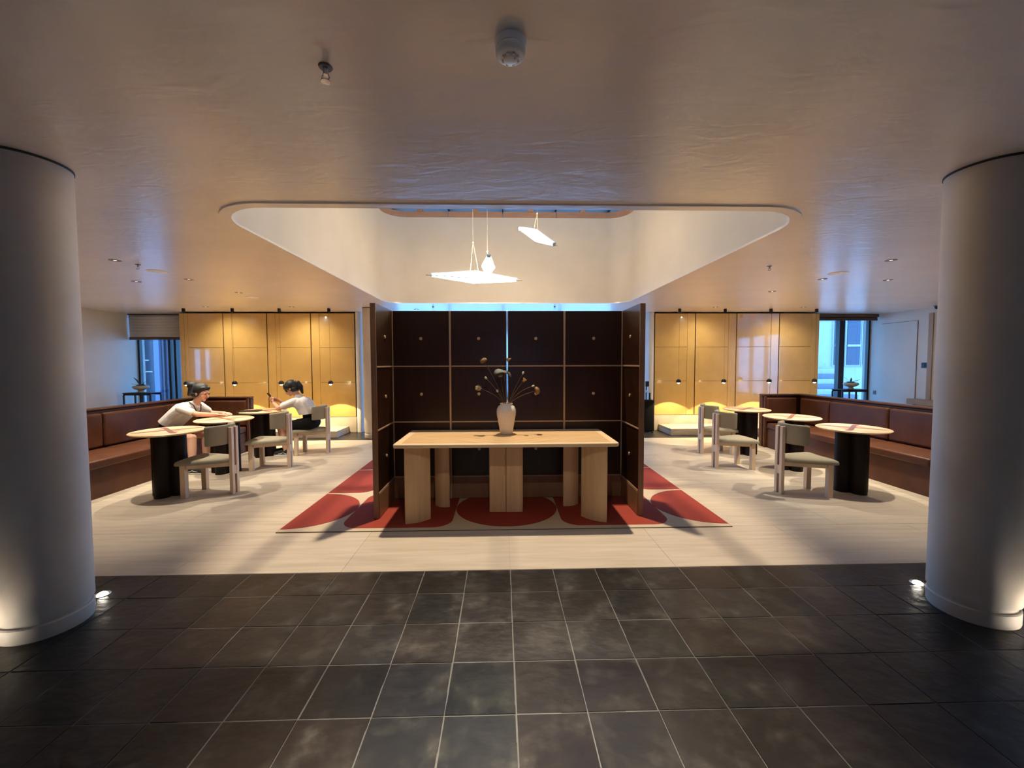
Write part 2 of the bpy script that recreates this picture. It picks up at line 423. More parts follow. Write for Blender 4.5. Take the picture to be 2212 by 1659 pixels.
g = G(); g.ring(outw, well, CZ+.0061, WT)
tag(smooth_by_angle(g.obj('wall_light_well', M['plaster'])), 'smooth curved plaster wall of the light well', kind='structure')

# skylight over the well: board ring, glazing bars, panes
sky = thing('window_3', None, None); tag(sky, 'glazed skylight with timber board ring above the light well', kind='structure')
BARS = [-1.97, -0.96, 0.03, 1.01, 2.0]
def loop_between(loop, off_z0, off_z1, depth):
    pass
outb = rrect(WX0-.05, WX1+.05, WY0-.05, WY1+.05, 0.40, 10)
# rear and front boards split at the joints, rounded corner boards, side boards
def board_run(i0, i1, inner, outer):
    g = G(); nn = len(inner)
    idx = [k % nn for k in range(i0, i1+1)]
    v_, f_ = [], []
    for k in idx:
        for (p, z) in ((inner[k], WT), (inner[k], WT+.11), (outer[k], WT+.11), (outer[k], WT)): v_.append((p[0], p[1], z))
    for q in range(len(idx)-1):
        for e in range(4):
            e2 = (e+1) % 4; f_.append((q*4+e, q*4+e2, (q+1)*4+e2, (q+1)*4+e))
    f_.append((0,1,2,3)); n4 = (len(idx)-1)*4; f_.append((n4+3,n4+2,n4+1,n4))
    g._add(v_, f_); return g.obj('frame_board', M['skyframe'], sky)
for q in range(4): board_run(q*11, q*11+10, well, outb)
for a_, b_ in zip(BARS[:-1], BARS[1:]):
    for yy in ((WY1, WY1+.05), (WY0-.05, WY0)):
        xa_, xb_ = max(a_+.006, WX0+.36), min(b_-.006, WX1-.36)
        G().box(xa_, xb_, yy[0], yy[1], WT, WT+.11).obj('frame_board', M['skyframe'], sky, bevel=.003)
for xx in ((WX0-.05, WX0), (WX1, WX1+.05)):
    for k in range(4):
        ya_, yb_ = WY0+.42+k*.93, WY0+.42+(k+1)*.93-.012
        G().box(xx[0], xx[1], ya_, min(yb_, WY1-.36), WT, WT+.11).obj('frame_board', M['skyframe'], sky, bevel=.003)
for x in BARS: G().box(x-.009, x+.009, WY0-.15, WY1+.15, WT+.14, WT+.27).obj('glazing_bar', M['mullion'], sky)
for i, x in enumerate([-1.47, -.47, .54, 1.5]):
    G().box(x-.05, x+.05, WY1-.02, WY1+.10, WT+.105, WT+.145).obj('bracket', M['skyframe'], sky)
xs = [WX0-.2] + BARS + [WX1+.2]
for a_, b_ in zip(xs[:-1], xs[1:]):
    if b_-a_ > .05: G().box(a_+.0005, b_-.0005, WY0-.2, WY1+.2, WT+.28, WT+.29).obj('pane', M['skyglass'], sky)
G().ring(rrect(WX0-.26, WX1+.26, WY0-.26, WY1+.26, .05, 3), rrect(WX0-.17, WX1+.17, WY0-.17, WY1+.17, .3, 3), WT, WT+.30).obj('upstand', M['alu'], sky)

# ---- walls
def wall(name, *boxes, m='wallpaint', label=None):
    g = G()
    for b in boxes: g.box(*b)
    return tag(g.obj(name, M[m]), label, kind='structure')
wl = wall('wall_left', (XL-.2, XL, YF, 5.6, 0, CZ), (XL-.2, XL, 6.4, YB+.2, 0, CZ), (XL-.2, XL, 5.6, 6.4, 0, 1.0), (XL-.2, XL, 5.6, 6.4, 1.95, CZ))
wr = wall('wall_right', (XR, XR+.2, YF, 2.5, 0, CZ), (XR, XR+.2, 5.0, YB+.2, 0, CZ), (XR, XR+.2, 2.5, 5.0, 0, .35), (XR, XR+.2, 2.5, 5.0, 2.45, CZ))
wall('wall_front', (XL-.2, .0, YF-.2, YF, 0, CZ), (.34, XR+.2, YF-.2, YF, 0, CZ), (.0, .34, YF-.2, YF, 2.40, CZ), (.0, .34, YF-.2, YF, 0, .55))
wall('wall_back_left', (-6.95, LX0, YB, YB+.2, 0, CZ), (LX0-.2, LX0, YB+.2, YR, 0, CZ))
wall('wall_back_right', (LX1, 7.12, YB, YB+.2, 0, CZ), (LX1, LX1+.2, YB+.2, YR, 0, CZ))

def window(name, label, axis, a0, a1, pos, z0, z1, bars, m_bar='mullion', bw=.05, sgn=1):
    w_ = thing(name, None, None); tag(w_, label, kind='structure')
    def bx(nm, u0, u1, d0, d1, zz0, zz1, mm):
        if axis == 'x': return G().box(u0, u1, pos+d0*sgn, pos+d1*sgn, zz0, zz1).obj(nm, M[mm], w_, bevel=.004)
        return G().box(pos+d0*sgn, pos+d1*sgn, u0, u1, zz0, zz1).obj(nm, M[mm], w_, bevel=.004)
    cuts = [a0] + [b for b in bars] + [a1]
    for b in bars: bx('mullion', b-bw/2, b+bw/2, 0.0, .12, z0+.05, z1-.05, m_bar)
    bx('frame_rail', a0, a1, 0.02, .10, z1-.05, z1, m_bar); bx('frame_rail', a0, a1, .02, .10, z0, z0+.05, m_bar)
    bx('frame_stile', a0, a0+.04, .02, .10, z0+.05, z1-.05, m_bar); bx('frame_stile', a1-.04, a1, .02, .10, z0+.05, z1-.05, m_bar)
    for u, v_ in zip(cuts[:-1], cuts[1:]):
        lo_, hi_ = u + (.04 if u == a0 else bw/2), v_ - (.04 if v_ == a1 else bw/2)
        if axis == 'x': G().box(lo_, hi_, pos+.055*sgn, pos+.061*sgn, z0+.05, z1-.05).obj('pane', M['glass'], w_)
        else: G().box(pos+.055*sgn, pos+.061*sgn, lo_, hi_, z0+.05, z1-.05).obj('pane', M['glass'], w_)
    return w_
window('window_1', 'tall blue daylight window with dark mullions by the grey blind', 'x', XL, -6.95, YB, 0.0, CZ, [-7.585, -7.455])
window('window_2', 'tall window with thick dark mullion facing a pale building', 'x', 7.12, XR, YB, 0.0, CZ, [8.10], bw=.13)
window('window_4', 'wide glazing across the rear lobby', 'x', LX0, LX1, YR, 0.0, CZ, [-1.5, .05, 1.7])
window('window_5', 'side window in the wall behind the banquette', 'y', 5.6, 6.4, XL-.15, 1.0, 1.95, [6.0])
window('window_6', 'wide side window in the wall behind the column', 'y', 2.5, 5.0, XR+.05, .35, 2.45, [3.4, 4.2])

window('reflection_slot', 'added unseen glazed slot behind the viewer for the steel strip to reflect', 'x', 0.0, .34, YF-.02, .55, 2.40, [], sgn=-1)  # unseen opening, added and sized to give the steel strip its bright reflection
# flush door with its thin shadow joint, black switch and tan timber trim on the side wall
d_ = thing('door_1', None, None); tag(d_, 'flush painted door in the pale side wall', kind='structure')
G().box(XR-.012, XR, 8.235, 9.03, 0.01, 2.37).obj('door_leaf', M['wallpaint'], d_, bevel=.002)
G().box(XR-.004, XR, 8.228, 9.037, 0.0, 2.377).obj('door_joint', M['darkm'], d_)
tag(G().box(XR-.02, XR, 7.92, 8.01, .72, 2.50).obj('trim_2', M['tan'], bevel=.003), 'tan timber strip on the side wall', kind='structure')
tag(G().box(XR-.10, XR, 7.70, 8.32, .60, .715).obj('trim_3', M['tan'], bevel=.004), 'low tan timber ledge on the side wall', kind='structure')
sw = thing('wall_switch', 'small black switch plate beside the flush white door', 'switch', (XR-.001, 8.07, 1.427))
G().box(-.014, 0, -.055, .055, -.055, .055).obj('plate', M['black'], sw, bevel=.004); G().box(-.019, -.0142, -.018, .018, -.03, .03).obj('rocker', M['black'], sw, bevel=.002)
so = thing('wall_socket', 'tiny grey outlet low on the wall between window and door', 'socket', (XR-.001, 9.16, .78))
G().box(-.012, 0, -.03, .03, -.045, .045).obj('plate', M['greyp'], so, bevel=.003); G().box(-.014, -.0122, -.008, .008, -.02, .02).obj('slot', M['darkm'], so)

# rounded white ends of the two panelled walls
for nm, x, sx in (('wall_end_left', -3.05, -1), ('wall_end_right', 3.25, 1)):
    g = G(); g.prism(rrect(min(x, x+sx*.115), max(x, x+sx*.115), 8.70, 9.30, (.05,.02,.02,.05), 6), 0, CZ)
    tag(smooth_by_angle(g.obj(nm, M['wallpaint'])), 'white rounded end of the panelled wall', kind='structure')

# ---- columns (round, with a shallow groove above a low base)
def column(x, y, label):
    c = thing('column', label, 'column', (x, y, 0), group='round plaster columns')
    r = .195
    smooth_by_angle(G().lathe([(r,.115),(r,CZ)], seg=64).obj('shaft', M['column'], c), 40)
    smooth_by_angle(G().lathe([(r-.004,0),(r-.002,.008),(r-.002,.078),(r-.008,.085)], seg=64).obj('base', M['column'], c), 40)
    smooth_by_angle(G().lathe([(r-.016,.08),(r-.016,.12)], seg=64).obj('groove', M['column'], c), 40)
    smooth_by_angle(G().lathe([(r+.004,CZ-.012),(r+.004,CZ-.0005)], seg=64).obj('shadow_ring', M['darkm'], c), 40)
    return c
column(-2.635, 2.31, 'round plaster column nearest the brown banquette with the seated person')
column(2.835, 2.275, 'round plaster column in front of the window wall with the flush door')
column(-2.60, 8.15, 'slim round column half hidden behind the brown folding screen')

# ---- yellow panelled units
def panel_wall(xs, side, label):
    t = thing('panel_wall', label, 'panel wall', ((xs[0]+xs[-1])/2, 8.7, 0), group='mustard panel walls')
    ox = (xs[0]+xs[-1])/2
    G().box(xs[0]-ox, xs[-1]-ox, .03, .58, .345, CZ-.02).obj('carcass', M['gap'], t)
    G().box(xs[0]-ox, xs[-1]-ox, 0.0, .58, 0.0, .335).obj('plinth', M['travertine'], t, bevel=.004)
    for a_, b_ in zip(xs[:-1], xs[1:]):
        x0_, x1_ = a_-ox+.012, b_-ox-.012
        # broad plain stile on the outer side, framed lacquer fields beside it
        st = .17
        fx0, fx1 = (x0_+st, x1_) if side < 0 else (x0_, x1_-st)
        sx0, sx1 = (x0_, x0_+st-.003) if side < 0 else (x1_-st+.003, x1_)
        p = G().box(sx0, sx1, 0.0, .03, .345, CZ-.035).obj('panel_stile', M['yellow'], t, bevel=.003)
        for z0_, z1_ in ((.345, 1.088), (1.094, 1.840), (1.846, CZ-.035)):
            G().box(fx0, fx1, .006, .03, z0_, z1_).obj('lacquer_panel', M['yellow'], t, bevel=.0025)
    return t
LXS = [-6.87, -5.95, -5.03, -4.10, -3.165]
RXS = [3.365, 4.27, 5.19, 6.15, 7.06]
panel_wall(LXS, -1, 'mustard lacquered panel wall behind the person holding a phone')
panel_wall(RXS, 1, 'mustard lacquered panel wall reflecting pale window light')
def platform(x0, x1, label):
    t = thing('platform', label, 'platform', ((x0+x1)/2, 8.37, 0), group='low stone platforms')
    h = (x1-x0)/2
    G().box(-h, h, -.33, .325, 0, .10).obj('step_body', M['stone'], t, bevel=.006)
    G().box(-h, h, -.33, .325, .1005, .14).obj('top_slab', M['stone'], t, bevel=.006)
    return t
platform(-6.87, -3.32, 'low pale stone platform under the mustard wall behind the seated people')
platform(3.47, 7.055, 'low pale stone platform under the mustard wall beside the empty chairs')

# ---- outside
tag(G().box(-40, 40, YB+.25, 60, -.35, -.12).box(-40, XL-.25, -30, YB+.2, -.35, -.12).box(XL-.25, XR+.25, -30, YF-.25, -.35, -.12).box(XR+.25, 40, -30, YB+.2, -.35, -.12).obj('ground', M['paving']), 'paved ground outside the windows', kind='structure')
def building(name, label, loc):
    return thing(name, label, 'building', loc)
b = building('building', 'pale rendered building with steps seen through the window by the door', (13.0, 16.0, -.12))
G().box(-4.5, 5.5, 0, 3, 0, 9).obj('wall', M['facade'], b)
for (x0_, x1_, z0_, z1_) in ((.55,.78,1.5,3.5), (1.08,1.62,1.5,3.3), (1.75,2.6,1.5,3.3), (.55,1.6,4.2,6.2)):
    f_ = G().box(x0_-.05, x1_+.05, -.06, .02, z0_-.05, z1_+.05).obj('window', M['facade'], b)
    G().box(x0_, x1_, -.09, -.062, z0_, z1_).obj('pane', M['facade2'], f_)
    G().box(x0_, x1_, -.12, -.092, z0_+.75, z0_+.83).obj('transom', M['facade'], f_)
st = thing('outdoor_steps', 'grey outdoor steps below the pale building', 'steps', (12.4, 14.45, -.12))
for k in range(7): G().box(-2.2, 1.05, k*.2, 1.4, k*.19, (k+1)*.19).obj('step', M['step'] if k % 2 else M['facade'], st, bevel=.01)
b = building('building', 'blue grey glazed tower outside the window with the linen blind', (-12.5, 15.0, -.12))
G().box(-5, 1.6, 0, 4, 0, 14).obj('wall', M['facade2'], b)
G().box(-1.7, -.57, -.30, -.005, 0, 14).obj('pale_pier', M['facade'], b)
f_ = G().box(-.565, -.16, -.06, -.004, .2, 13).obj('window', M['facade3'], b)
for q in range(14): G().box(-.56, -.17-.12*(q % 3), -.09, -.061, .5+q*.62+(q % 2)*.2, .54+q*.62+(q % 2)*.2).obj('transom', M['facade'], f_)
G().box(-.155, .03, -.16, -.004, 0, 14).obj('light_fin', M['facade4'], b)
G().box(.10, .16, -.10, -.004, 0, 14).obj('dark_fin', M['facade3'], b)
G().box(.46, .55, -.16, -.004, 0, 14).obj('light_fin', M['facade'], b)
def tree(x, y, label):
    t = thing('tree', label, 'tree', (x, y, -.12))
    G().tube([(0,0,0),(.1,.05,1.0),(-.05,.1,1.7)], [.14,.11,.07]).obj('trunk', M['stem'], t)
    g = G()
    for k in range(70):
        p = (random.gauss(0,.6), random.gauss(0,.7), 2.0+random.gauss(0,.55)); g.ball(p, random.uniform(.1,.26), 6, 4)
    tag(g.obj('foliage', M['tree'], t), kind='stuff')
tree(12.5, 3.4, 'leafy street tree outside the wide side window')

# ================================================================== furniture
# ---- rug with inlaid motifs
rug = thing('rug', 'cream rug with brick red circles and rounded squares under the screen', 'rug', (0.045, 5.05, 0))
RX, RY0, RY1 = 2.05, -1.53, 1.50
G().box(-RX, RX, RY0, RY1, 0.0006, .008).obj('rug_pile', M['rug'], rug, bevel=.003)
G().box(-RX-.004, RX+.004, RY0-.006, RY1+.006, 0.0004, .005).obj('binding', M['rug_edge'], rug)
def clipx(pts):
    return [(max(-RX+.002, min(RX-.002, x)), y) for x, y in pts]
for ri in range(3):
    yc = -0.99 + ri*1.0
    for ci in range(-2, 3):
        xc = ci*1.025
        if (ci + ri) % 2 == 0: pts = ellipse(xc, yc, .515, .487, 56)
        else: pts = rrect(xc-.508, xc+.508, yc-.483, yc+.483, .17, 8)
        q = []
        for p in clipx(pts):
            if not q or (abs(q[-1][0]-p[0])+abs(q[-1][1]-p[1])) > 1e-4: q.append(p)
        if abs(q[0][0]-q[-1][0])+abs(q[0][1]-q[-1][1]) < 1e-4: q.pop()
        G().prism(q, .004, .0105).obj('red_motif', M['rug_red'], rug)

# ---- folding screen (U shaped) with veneer panels, inlay strips, buttons
SX0, SX1, SYF, SYB, SH = -1.18, 1.32, 3.785, 4.345, 2.065
scr = thing('folding_screen', 'dark brown panelled screen with pale inlay strips around the long table', 'screen', (.07, SYB, 0.0105))
ox, oy = .07, SYB
def B(nm, x0, x1, y0, y1, z0, z1, mm, par=scr, bv=.003): return G().box(x0-ox, x1-ox, y0-oy, y1-oy, z0, z1).obj(nm, M[mm], par, bevel=bv)
H = SH-.0105
B('back_frame', SX0-.05, SX1+.05, SYB+.012, SYB+.05, 0, H, 'screen_wood')
B('side_frame', SX0-.05, SX0-.012, SYF+.004, SYB+.0115, 0, H, 'screen_wood')
B('side_frame', SX1+.012, SX1+.05, SYF+.004, SYB+.0115, 0, H, 'screen_wood')
B('edge_post', SX0-.052, SX0+.001, SYF-.005, SYF+.0035, 0, H, 'screen_wood')
B('edge_post', SX1-.001, SX1+.052, SYF-.005, SYF+.0035, 0, H, 'screen_wood')
VX = [SX0, -.560, .060, .685, SX1]; ZS = [.245, .850, 1.457, SH-.0105]
for i in range(4):
    for k in range(3):
        a_, b_ = VX[i] + (.011 if i else .004), VX[i+1] - (.011 if i < 3 else .004)
        p = B('veneer_panel', a_, b_, SYB, SYB+.0118, ZS[k]+.008, ZS[k+1]-(.008 if k < 2 else .0), 'veneer', bv=.002)
        xc, zc = (a_+b_)/2-ox, (ZS[k]+ZS[k+1])/2
        G().lathe([(.0,-.006),(.017,-.006),(.017,.004),(.013,.008),(0,.008)], seg=16, M=Matrix.Translation((xc, 0, zc)) @ Matrix.Rotation(R(90), 4, 'X')).obj('button', M['button'], p)
    B('skirting', VX[i]+(.011 if i else .004), VX[i+1]-(.011 if i < 3 else .004), SYB-.006, SYB+.0118, .004, .238, 'screen_wood')
for i in range(1, 4):
    if i == 2: B('steel_strip', VX[i]-.010, VX[i]+.010, SYB-.008, SYB+.0118, 0.0, H, 'chrome')
    else: B('inlay_strip', VX[i]-.010, VX[i]+.010, SYB-.008, SYB+.0118, 0.0, H, 'strip')
for k in (0, 1, 2):
    for i in range(4):
        B('inlay_strip', VX[i]+(.0105 if i else .002), VX[i+1]-(.0105 if i < 3 else .002), SYB-.004, SYB+.0118, ZS[k]-.007, ZS[k]+.007, 'strip', bv=.001)
for sx, s in ((SX0, -1), (SX1, 1)):
    xo = (sx-.0118, sx) if s < 0 else (sx, sx+.0118)
    for k in range(3):
        p = B('veneer_panel', xo[0], xo[1], SYF+.006, SYB-.009, ZS[k]+.008, ZS[k+1]-(.008 if k < 2 else 0), 'veneer', bv=.002)
        G().lathe([(0,-.006),(.017,-.006),(.017,.004),(.013,.008),(0,.008)], seg=16, M=Matrix.Translation((sx-ox, (SYF+SYB)/2-oy, (ZS[k]+ZS[k+1])/2)) @ Matrix.Rotation(R(90*-s), 4, 'Y')).obj('button', M['button'], p)
        xi = (sx-.0118, sx+.004) if s < 0 else (sx-.004, sx+.0118)
        B('inlay_strip', xi[0], xi[1], SYF+.006, SYB-.009, ZS[k]-.007, ZS[k]+.007, 'strip', bv=.001)
    xi = (sx-.0118, sx+.006) if s < 0 else (sx-.006, sx+.0118)
    B('skirting', xi[0], xi[1], SYF+.006, SYB-.009, .004, .237, 'screen_wood')
    B('corner_strip', sx-.008, sx+.008, SYB-.0085, SYB-.0005, 0, H, 'strip', bv=.002)

# ---- long table
TX0, TX1, TY0, TY1, TZ = -.98, 1.065, 3.545, 4.325, .775
tb = thing('long_table', 'long oak table with rounded corners carrying the white vase', 'table', ((TX0+TX1)/2, (TY0+TY1)/2, .0105))
hx, hy = (TX1-TX0)/2, (TY1-TY0)/2
Z0 = TZ-.0105
G().prism(rrect(-hx, hx, -hy, hy, .035, 6), Z0-.036, Z0).obj('tabletop', M['oak_edge'], tb, bevel=.011, seg=4)
for k, q in enumerate(([(-hx+.07,-hy+.045),(0,-hy+.045),(0,0),(-hx+.07,0)],[(0,-hy+.045),(hx-.07,-hy+.045),(hx-.07,0),(0,0)],[(0,0),(hx-.07,0),(hx-.07,hy-.045),(0,hy-.045)],[(-hx+.07,0),(0,0),(0,hy-.045),(-hx+.07,hy-.045)])):
    G().prism(q, Z0-.002, Z0+.0008).obj('veneer_leaf', M['oak_top'], tb)
def blade(x0, y0, x1, y1, t, n=10):
    a = Vector((x0,y0)); b = Vector((x1,y1)); d = (b-a); n_ = Vector((-d.y, d.x)).normalized()
    P = []
    for i in range(n+1):
        u = i/n; P.append(a + d*u + n_*(t*(.22+.78*math.sin(PI*u))))
    for i in range(n+1):
        u = 1-i/n; P.append(a + d*u - n_*(t*(.22+.78*math.sin(PI*u))))
    return [(p.x, p.y) for p in P]
cx_, cy_ = (TX0+TX1)/2, (TY0+TY1)/2
for (x0_, y0_, x1_, y1_) in ((-.90,3.655,-.69,3.78), (.975,3.635,.77,3.795), (-.70,4.14,-.545,4.085), (.80,4.14,.635,4.07)):
    smooth_by_angle(G().prism(blade(x0_-cx_, y0_-cy_, x1_-cx_, y1_-cy_, .035), 0, Z0-.0365).obj('leg', M['oak'], tb), 50)
for (x0_, x1_, yo) in ((-.13, .036, 0), (.040, .208, -.004)):
    smooth_by_angle(G().prism(rrect(x0_-cx_, x1_-cx_, 3.925-cy_+yo, 3.985-cy_, (.02,.004,.02,.004) if x0_ > 0 else (.004,.02,.004,.02), 4), 0, Z0-.0365).obj('leg', M['oak'], tb), 50)

# ---- vase and dried flowers
VX_, VY_, VZ_ = .045, 4.05, TZ
va = thing('vase', 'pale stoneware vase with dried flowers on the long oak table', 'vase', (VX_, VY_, VZ_+.001))
prof = [(0,0),(.058,0),(.064,.006),(.072,.06),(.085,.13),(.096,.19),(.099,.225),(.095,.255),(.082,.283),(.066,.295),(.061,.300),(.064,.309),(.066,.313),(.060,.314),(.055,.306),(.058,.296),(.075,.28),(.088,.25),(.090,.22),(.06,.04),(0,.03)]
smooth_by_angle(G().lathe(prof, seg=48).obj('vase_body', M['vase'], va), 60)
MOUTH = Vector((VX_, VY_, VZ_+.30))
def bez(p0, p1, p2, n=10):
    return [((1-t)**2)*p0 + 2*t*(1-t)*p1 + t*t*p2 for t in [i/n for i in range(n+1)]]
def flower(name, label, tip, kind, lean=(0,0,.12), off=(0,0), sz=1.0):
    root = Vector((VX_+off[0]*.4, VY_+off[1]*.4, VZ_+.06))
    t = thing(name, label, 'dried flower', tuple(root), group='dried flowers in the vase')
    tp = Vector(tip)
    mid = Vector((VX_+off[0], VY_+off[1], VZ_+.31)); ctrl = mid + Vector(lean)
    pts = [root, root.lerp(mid, .5)] + bez(mid, ctrl, tp, 9)
    dirv = (pts[-1]-pts[-2]).normalized()
    pts = [p-root for p in pts]
    G().tube(pts, .0022 if kind != 'leaf' else .003, 6).obj('stem', M['stem'], t)
    Q = dirv.to_track_quat('Z', 'Y').to_matrix().to_4x4(); T = Matrix.Translation(tp-root) @ Q @ Matrix.Scale(sz, 4)
    if kind == 'pod':      # domed seed head, open towards the tip
        smooth_by_angle(G().lathe([(0,-.006),(.026,-.008),(.037,.0),(.039,.010),(.034,.023),(.020,.033),(0,.037)], seg=14, M=T).obj('seed_head', M['pod'], t), 50)
        for k in range(9):
            a = 2*PI*k/9; rr_ = .030 if k % 2 else .017
            G().ball((rr_*math.cos(a), rr_*math.sin(a), .026 if k % 2 else .034), .0055, 6, 4, M=T).obj('seed', M['stem'], t)
    elif kind in ('daisy', 'cup'):
        up = .80 if kind == 'daisy' else 1.05
        for k in range(14):
            a = 2*PI*k/14
            Mk = T @ Matrix.Rotation(a, 4, 'Z') @ Matrix.Rotation(-up+random.uniform(-.12,.12), 4, 'Y')
            g = G(); g._add([(.004,-.004,0),(.020,-.009,.003),(.036,-.005,.001),(.040,0,0),(.036,.005,.001),(.020,.009,.003),(.004,.004,0),(.004,-.003,-.002),(.02,-.007,.0),(.036,-.004,-.001),(.036,.004,-.001),(.02,.007,0),(.004,.003,-.002)],
                [(0,1,5,6),(1,2,4,5),(2,3,4),(7,12,11,8),(8,11,10,9),(0,7,8,1),(1,8,9,2),(2,9,3),(3,9,10),(3,10,4),(4,10,11,5),(5,11,12,6),(6,12,7,0)], Mk)
            g.obj('petal', M['petal'], t)
        G().ball((0,0,.004), (.011,.011,.008), 10, 6, M=T).obj('flower_centre', M['pod'], t)
    elif kind == 'pompon':
        g = G(); g.ball((0,0,.0), .016, 10, 8, M=T); g.obj('flower_centre', M['pod'], t)
        for k in range(46):
            ph = math.acos(1-2*(k+.5)/46); a = k*2.399963
            d = Vector((math.sin(ph)*math.cos(a), math.sin(ph)*math.sin(a), math.cos(ph)))
            Mk = T @ d.to_track_quat('Z','Y').to_matrix().to_4x4()
            G()._add([(-.004,0,.012),(.004,0,.012),(.005,.001,.03),(0,.0015,.037),(-.005,.001,.03),(0,-.002,.02)], [(0,1,2,3,4),(0,5,1),(1,5,2),(2,5,3),(3,5,4),(4,5,0)], Mk).obj('petal', M['petalw'], t)
    elif kind == 'bud':
        smooth_by_angle(G().lathe([(0,-.010),(.006,-.006),(.0095,.004),(.008,.013),(0,.018)], seg=10, M=T).obj('bud', M['bud'], t), 60)
    elif kind == 'leaf':   # wilted round leaf, drooping folds
        n = 28; v_ = [(0,0,.0)]; f_ = []
        for ring, rr_ in ((1,.035),(2,.070),(3,.088)):
            for k in range(n):
                a = 2*PI*k/n
                v_.append((rr_*1.05*math.cos(a), rr_*.8*math.sin(a), .012*math.sin(3*a)*ring/3 - .010*ring*ring/3*(1+.5*math.sin(2*a+1))))
        for k in range(n):
            k2 = (k+1) % n
            f_.append((0, 1+k, 1+k2))
            for q in range(2): f_.append((1+q*n+k, 1+(q+1)*n+k, 1+(q+1)*n+k2, 1+q*n+k2))
        o = G()._add(v_, f_, Matrix.Translation(tp-root) @ Matrix.Rotation(R(14),4,'Y') @ Matrix.Rotation(R(12),4,'X')).obj('leaf_blade', M['leaf'], t)
        smooth_by_angle(o, 70); so_ = o.modifiers.new('thick','SOLIDIFY'); so_.thickness = .002
    return t
flower('dried_seed_pod', 'brown domed seed head standing highest at the far edge of the bouquet', (-.178,4.06,1.515), 'pod', (-.05,0,.18), (-.02,.01))
flower('dried_daisy', 'straw yellow daisy at the top centre of the bouquet', (.067,4.05,1.520), 'daisy', (.0,0,.2), (.01,0), 1.05)
flower('dried_leaf', 'grey green wilted leaf below the topmost daisy', (.02,4.05,1.425), 'leaf', (.0,0,.15), (-.005,.01))
flower('dried_pompon', 'cream pompon flower low beside the vase', (-.236,4.03,1.247), 'pompon', (-.06,0,.10), (-.03,-.01))
flower('dried_bud', 'pale oval bud hovering above the cream pompon', (-.160,4.07,1.345), 'bud', (-.03,0,.1), (-.02,.02), 1.25)
flower('dried_bud', 'pale round bud on a long stem above the yellow cup flower', (.214,4.05,1.393), 'bud', (.05,0,.13), (.02,.01), 1.3)
flower('dried_bud', 'pale bud beside the curled brown seed head', (.316,4.06,1.262), 'bud', (.08,0,.13), (.03,.0), 1.25)
flower('dried_cup_flower', 'yellow cup shaped flower tilted outwards near the round bud', (.215,4.03,1.310), 'cup', (.05,0,.1), (.02,-.02), 1.1)
flower('dried_seed_pod', 'curled brown seed head at the end of a low drooping stem', (.348,4.05,1.215), 'pod', (.10,0,.09), (.03,-.01), 1.05)
flower('dried_bud', 'slim pale bud close to the vase neck', (-.043,4.03,1.213), 'bud', (-.03,0,.05), (-.02,-.02), 1.2)
flower('dried_seed_pod', 'small brown pod on a straight stem under the grey leaf', (-.012,4.03,1.365), 'pod', (-.02,0,.12), (-.012,-.01), .62)

V2 = lambda x, y: Vector((x, y))
# ---- cafe tables
def cafe_table(x, y, label, rz):
    t = thing('cafe_table', label, 'table', (x, y, 0), rz, 'round cafe tables')
    R_ = .347
    smooth_by_angle(G().lathe([(0,.708),(R_-.06,.708),(R_-.018,.716),(R_-.004,.726),(R_,.732),(R_-.006,.738),(R_-.014,.740),(0,.740)], seg=64).obj('tabletop', M['ctable'], t), 50)
    for s_ in (-1, 1):
        up_ = [(s_*.5*(u-.5), .17*math.sin(PI*(u-.5))*(1+.12*math.cos(2*PI*u))) for u in [.5+.42*i/10 for i in range(11)]]
        lobe = up_ + [(s_*.15, 0)] + [(x_, -y_) for x_, y_ in up_[::-1][:-1]]
        G().prism(lobe, .739, .7405).obj('inlay_fill', M['inlay_fill'], t)
    for s_ in (-1, 1):     # two bowed bands crossing in the middle
        P = [V2(-.25+.5*u, s_*.17*math.sin(PI*(u-.5))*(1+.12*math.cos(2*PI*u))) for u in [i/20 for i in range(21)]]
        top_ = []; bot_ = []
        for i_ in range(21):
            d_ = (P[min(i_+1,20)]-P[max(i_-1,0)]).normalized(); n_ = V2(-d_.y, d_.x)*(.007+.017*min(1, 4*math.sin(PI*i_/20)))
            top_.append(tuple(P[i_]+n_)); bot_.append(tuple(P[i_]-n_))
        G().prism(bot_+top_[::-1], .7395, .7412 if s_ > 0 else .7410).obj('inlay_band', M['inlay'], t)
    for a in (0, 90):
        Mx = Matrix.Rotation(R(a), 4, 'Z')
        smooth_by_angle(G().prism(stadium(.37, .15, 8), 0, .7075, Mx).obj('pedestal_blade', M['pedestal'], t), 50)
    return t
TABS = [(-3.83,4.64,'round cafe table nearest the column by the seated people',0),
        (-3.845,5.595,'round cafe table the leaning person reaches across',.1),
        (-3.90,6.57,'round cafe table where the person rests both elbows and phone',.05),
        (4.0,6.39,'farthest empty round cafe table in front of the glowing platform',0),
        (4.06,5.455,'middle one of the three empty round cafe tables',.1),
        (4.07,4.49,'nearest empty round cafe table beside the brown leather banquette',0)]
for x, y, l_, rz in TABS: cafe_table(x, y, l_, rz)

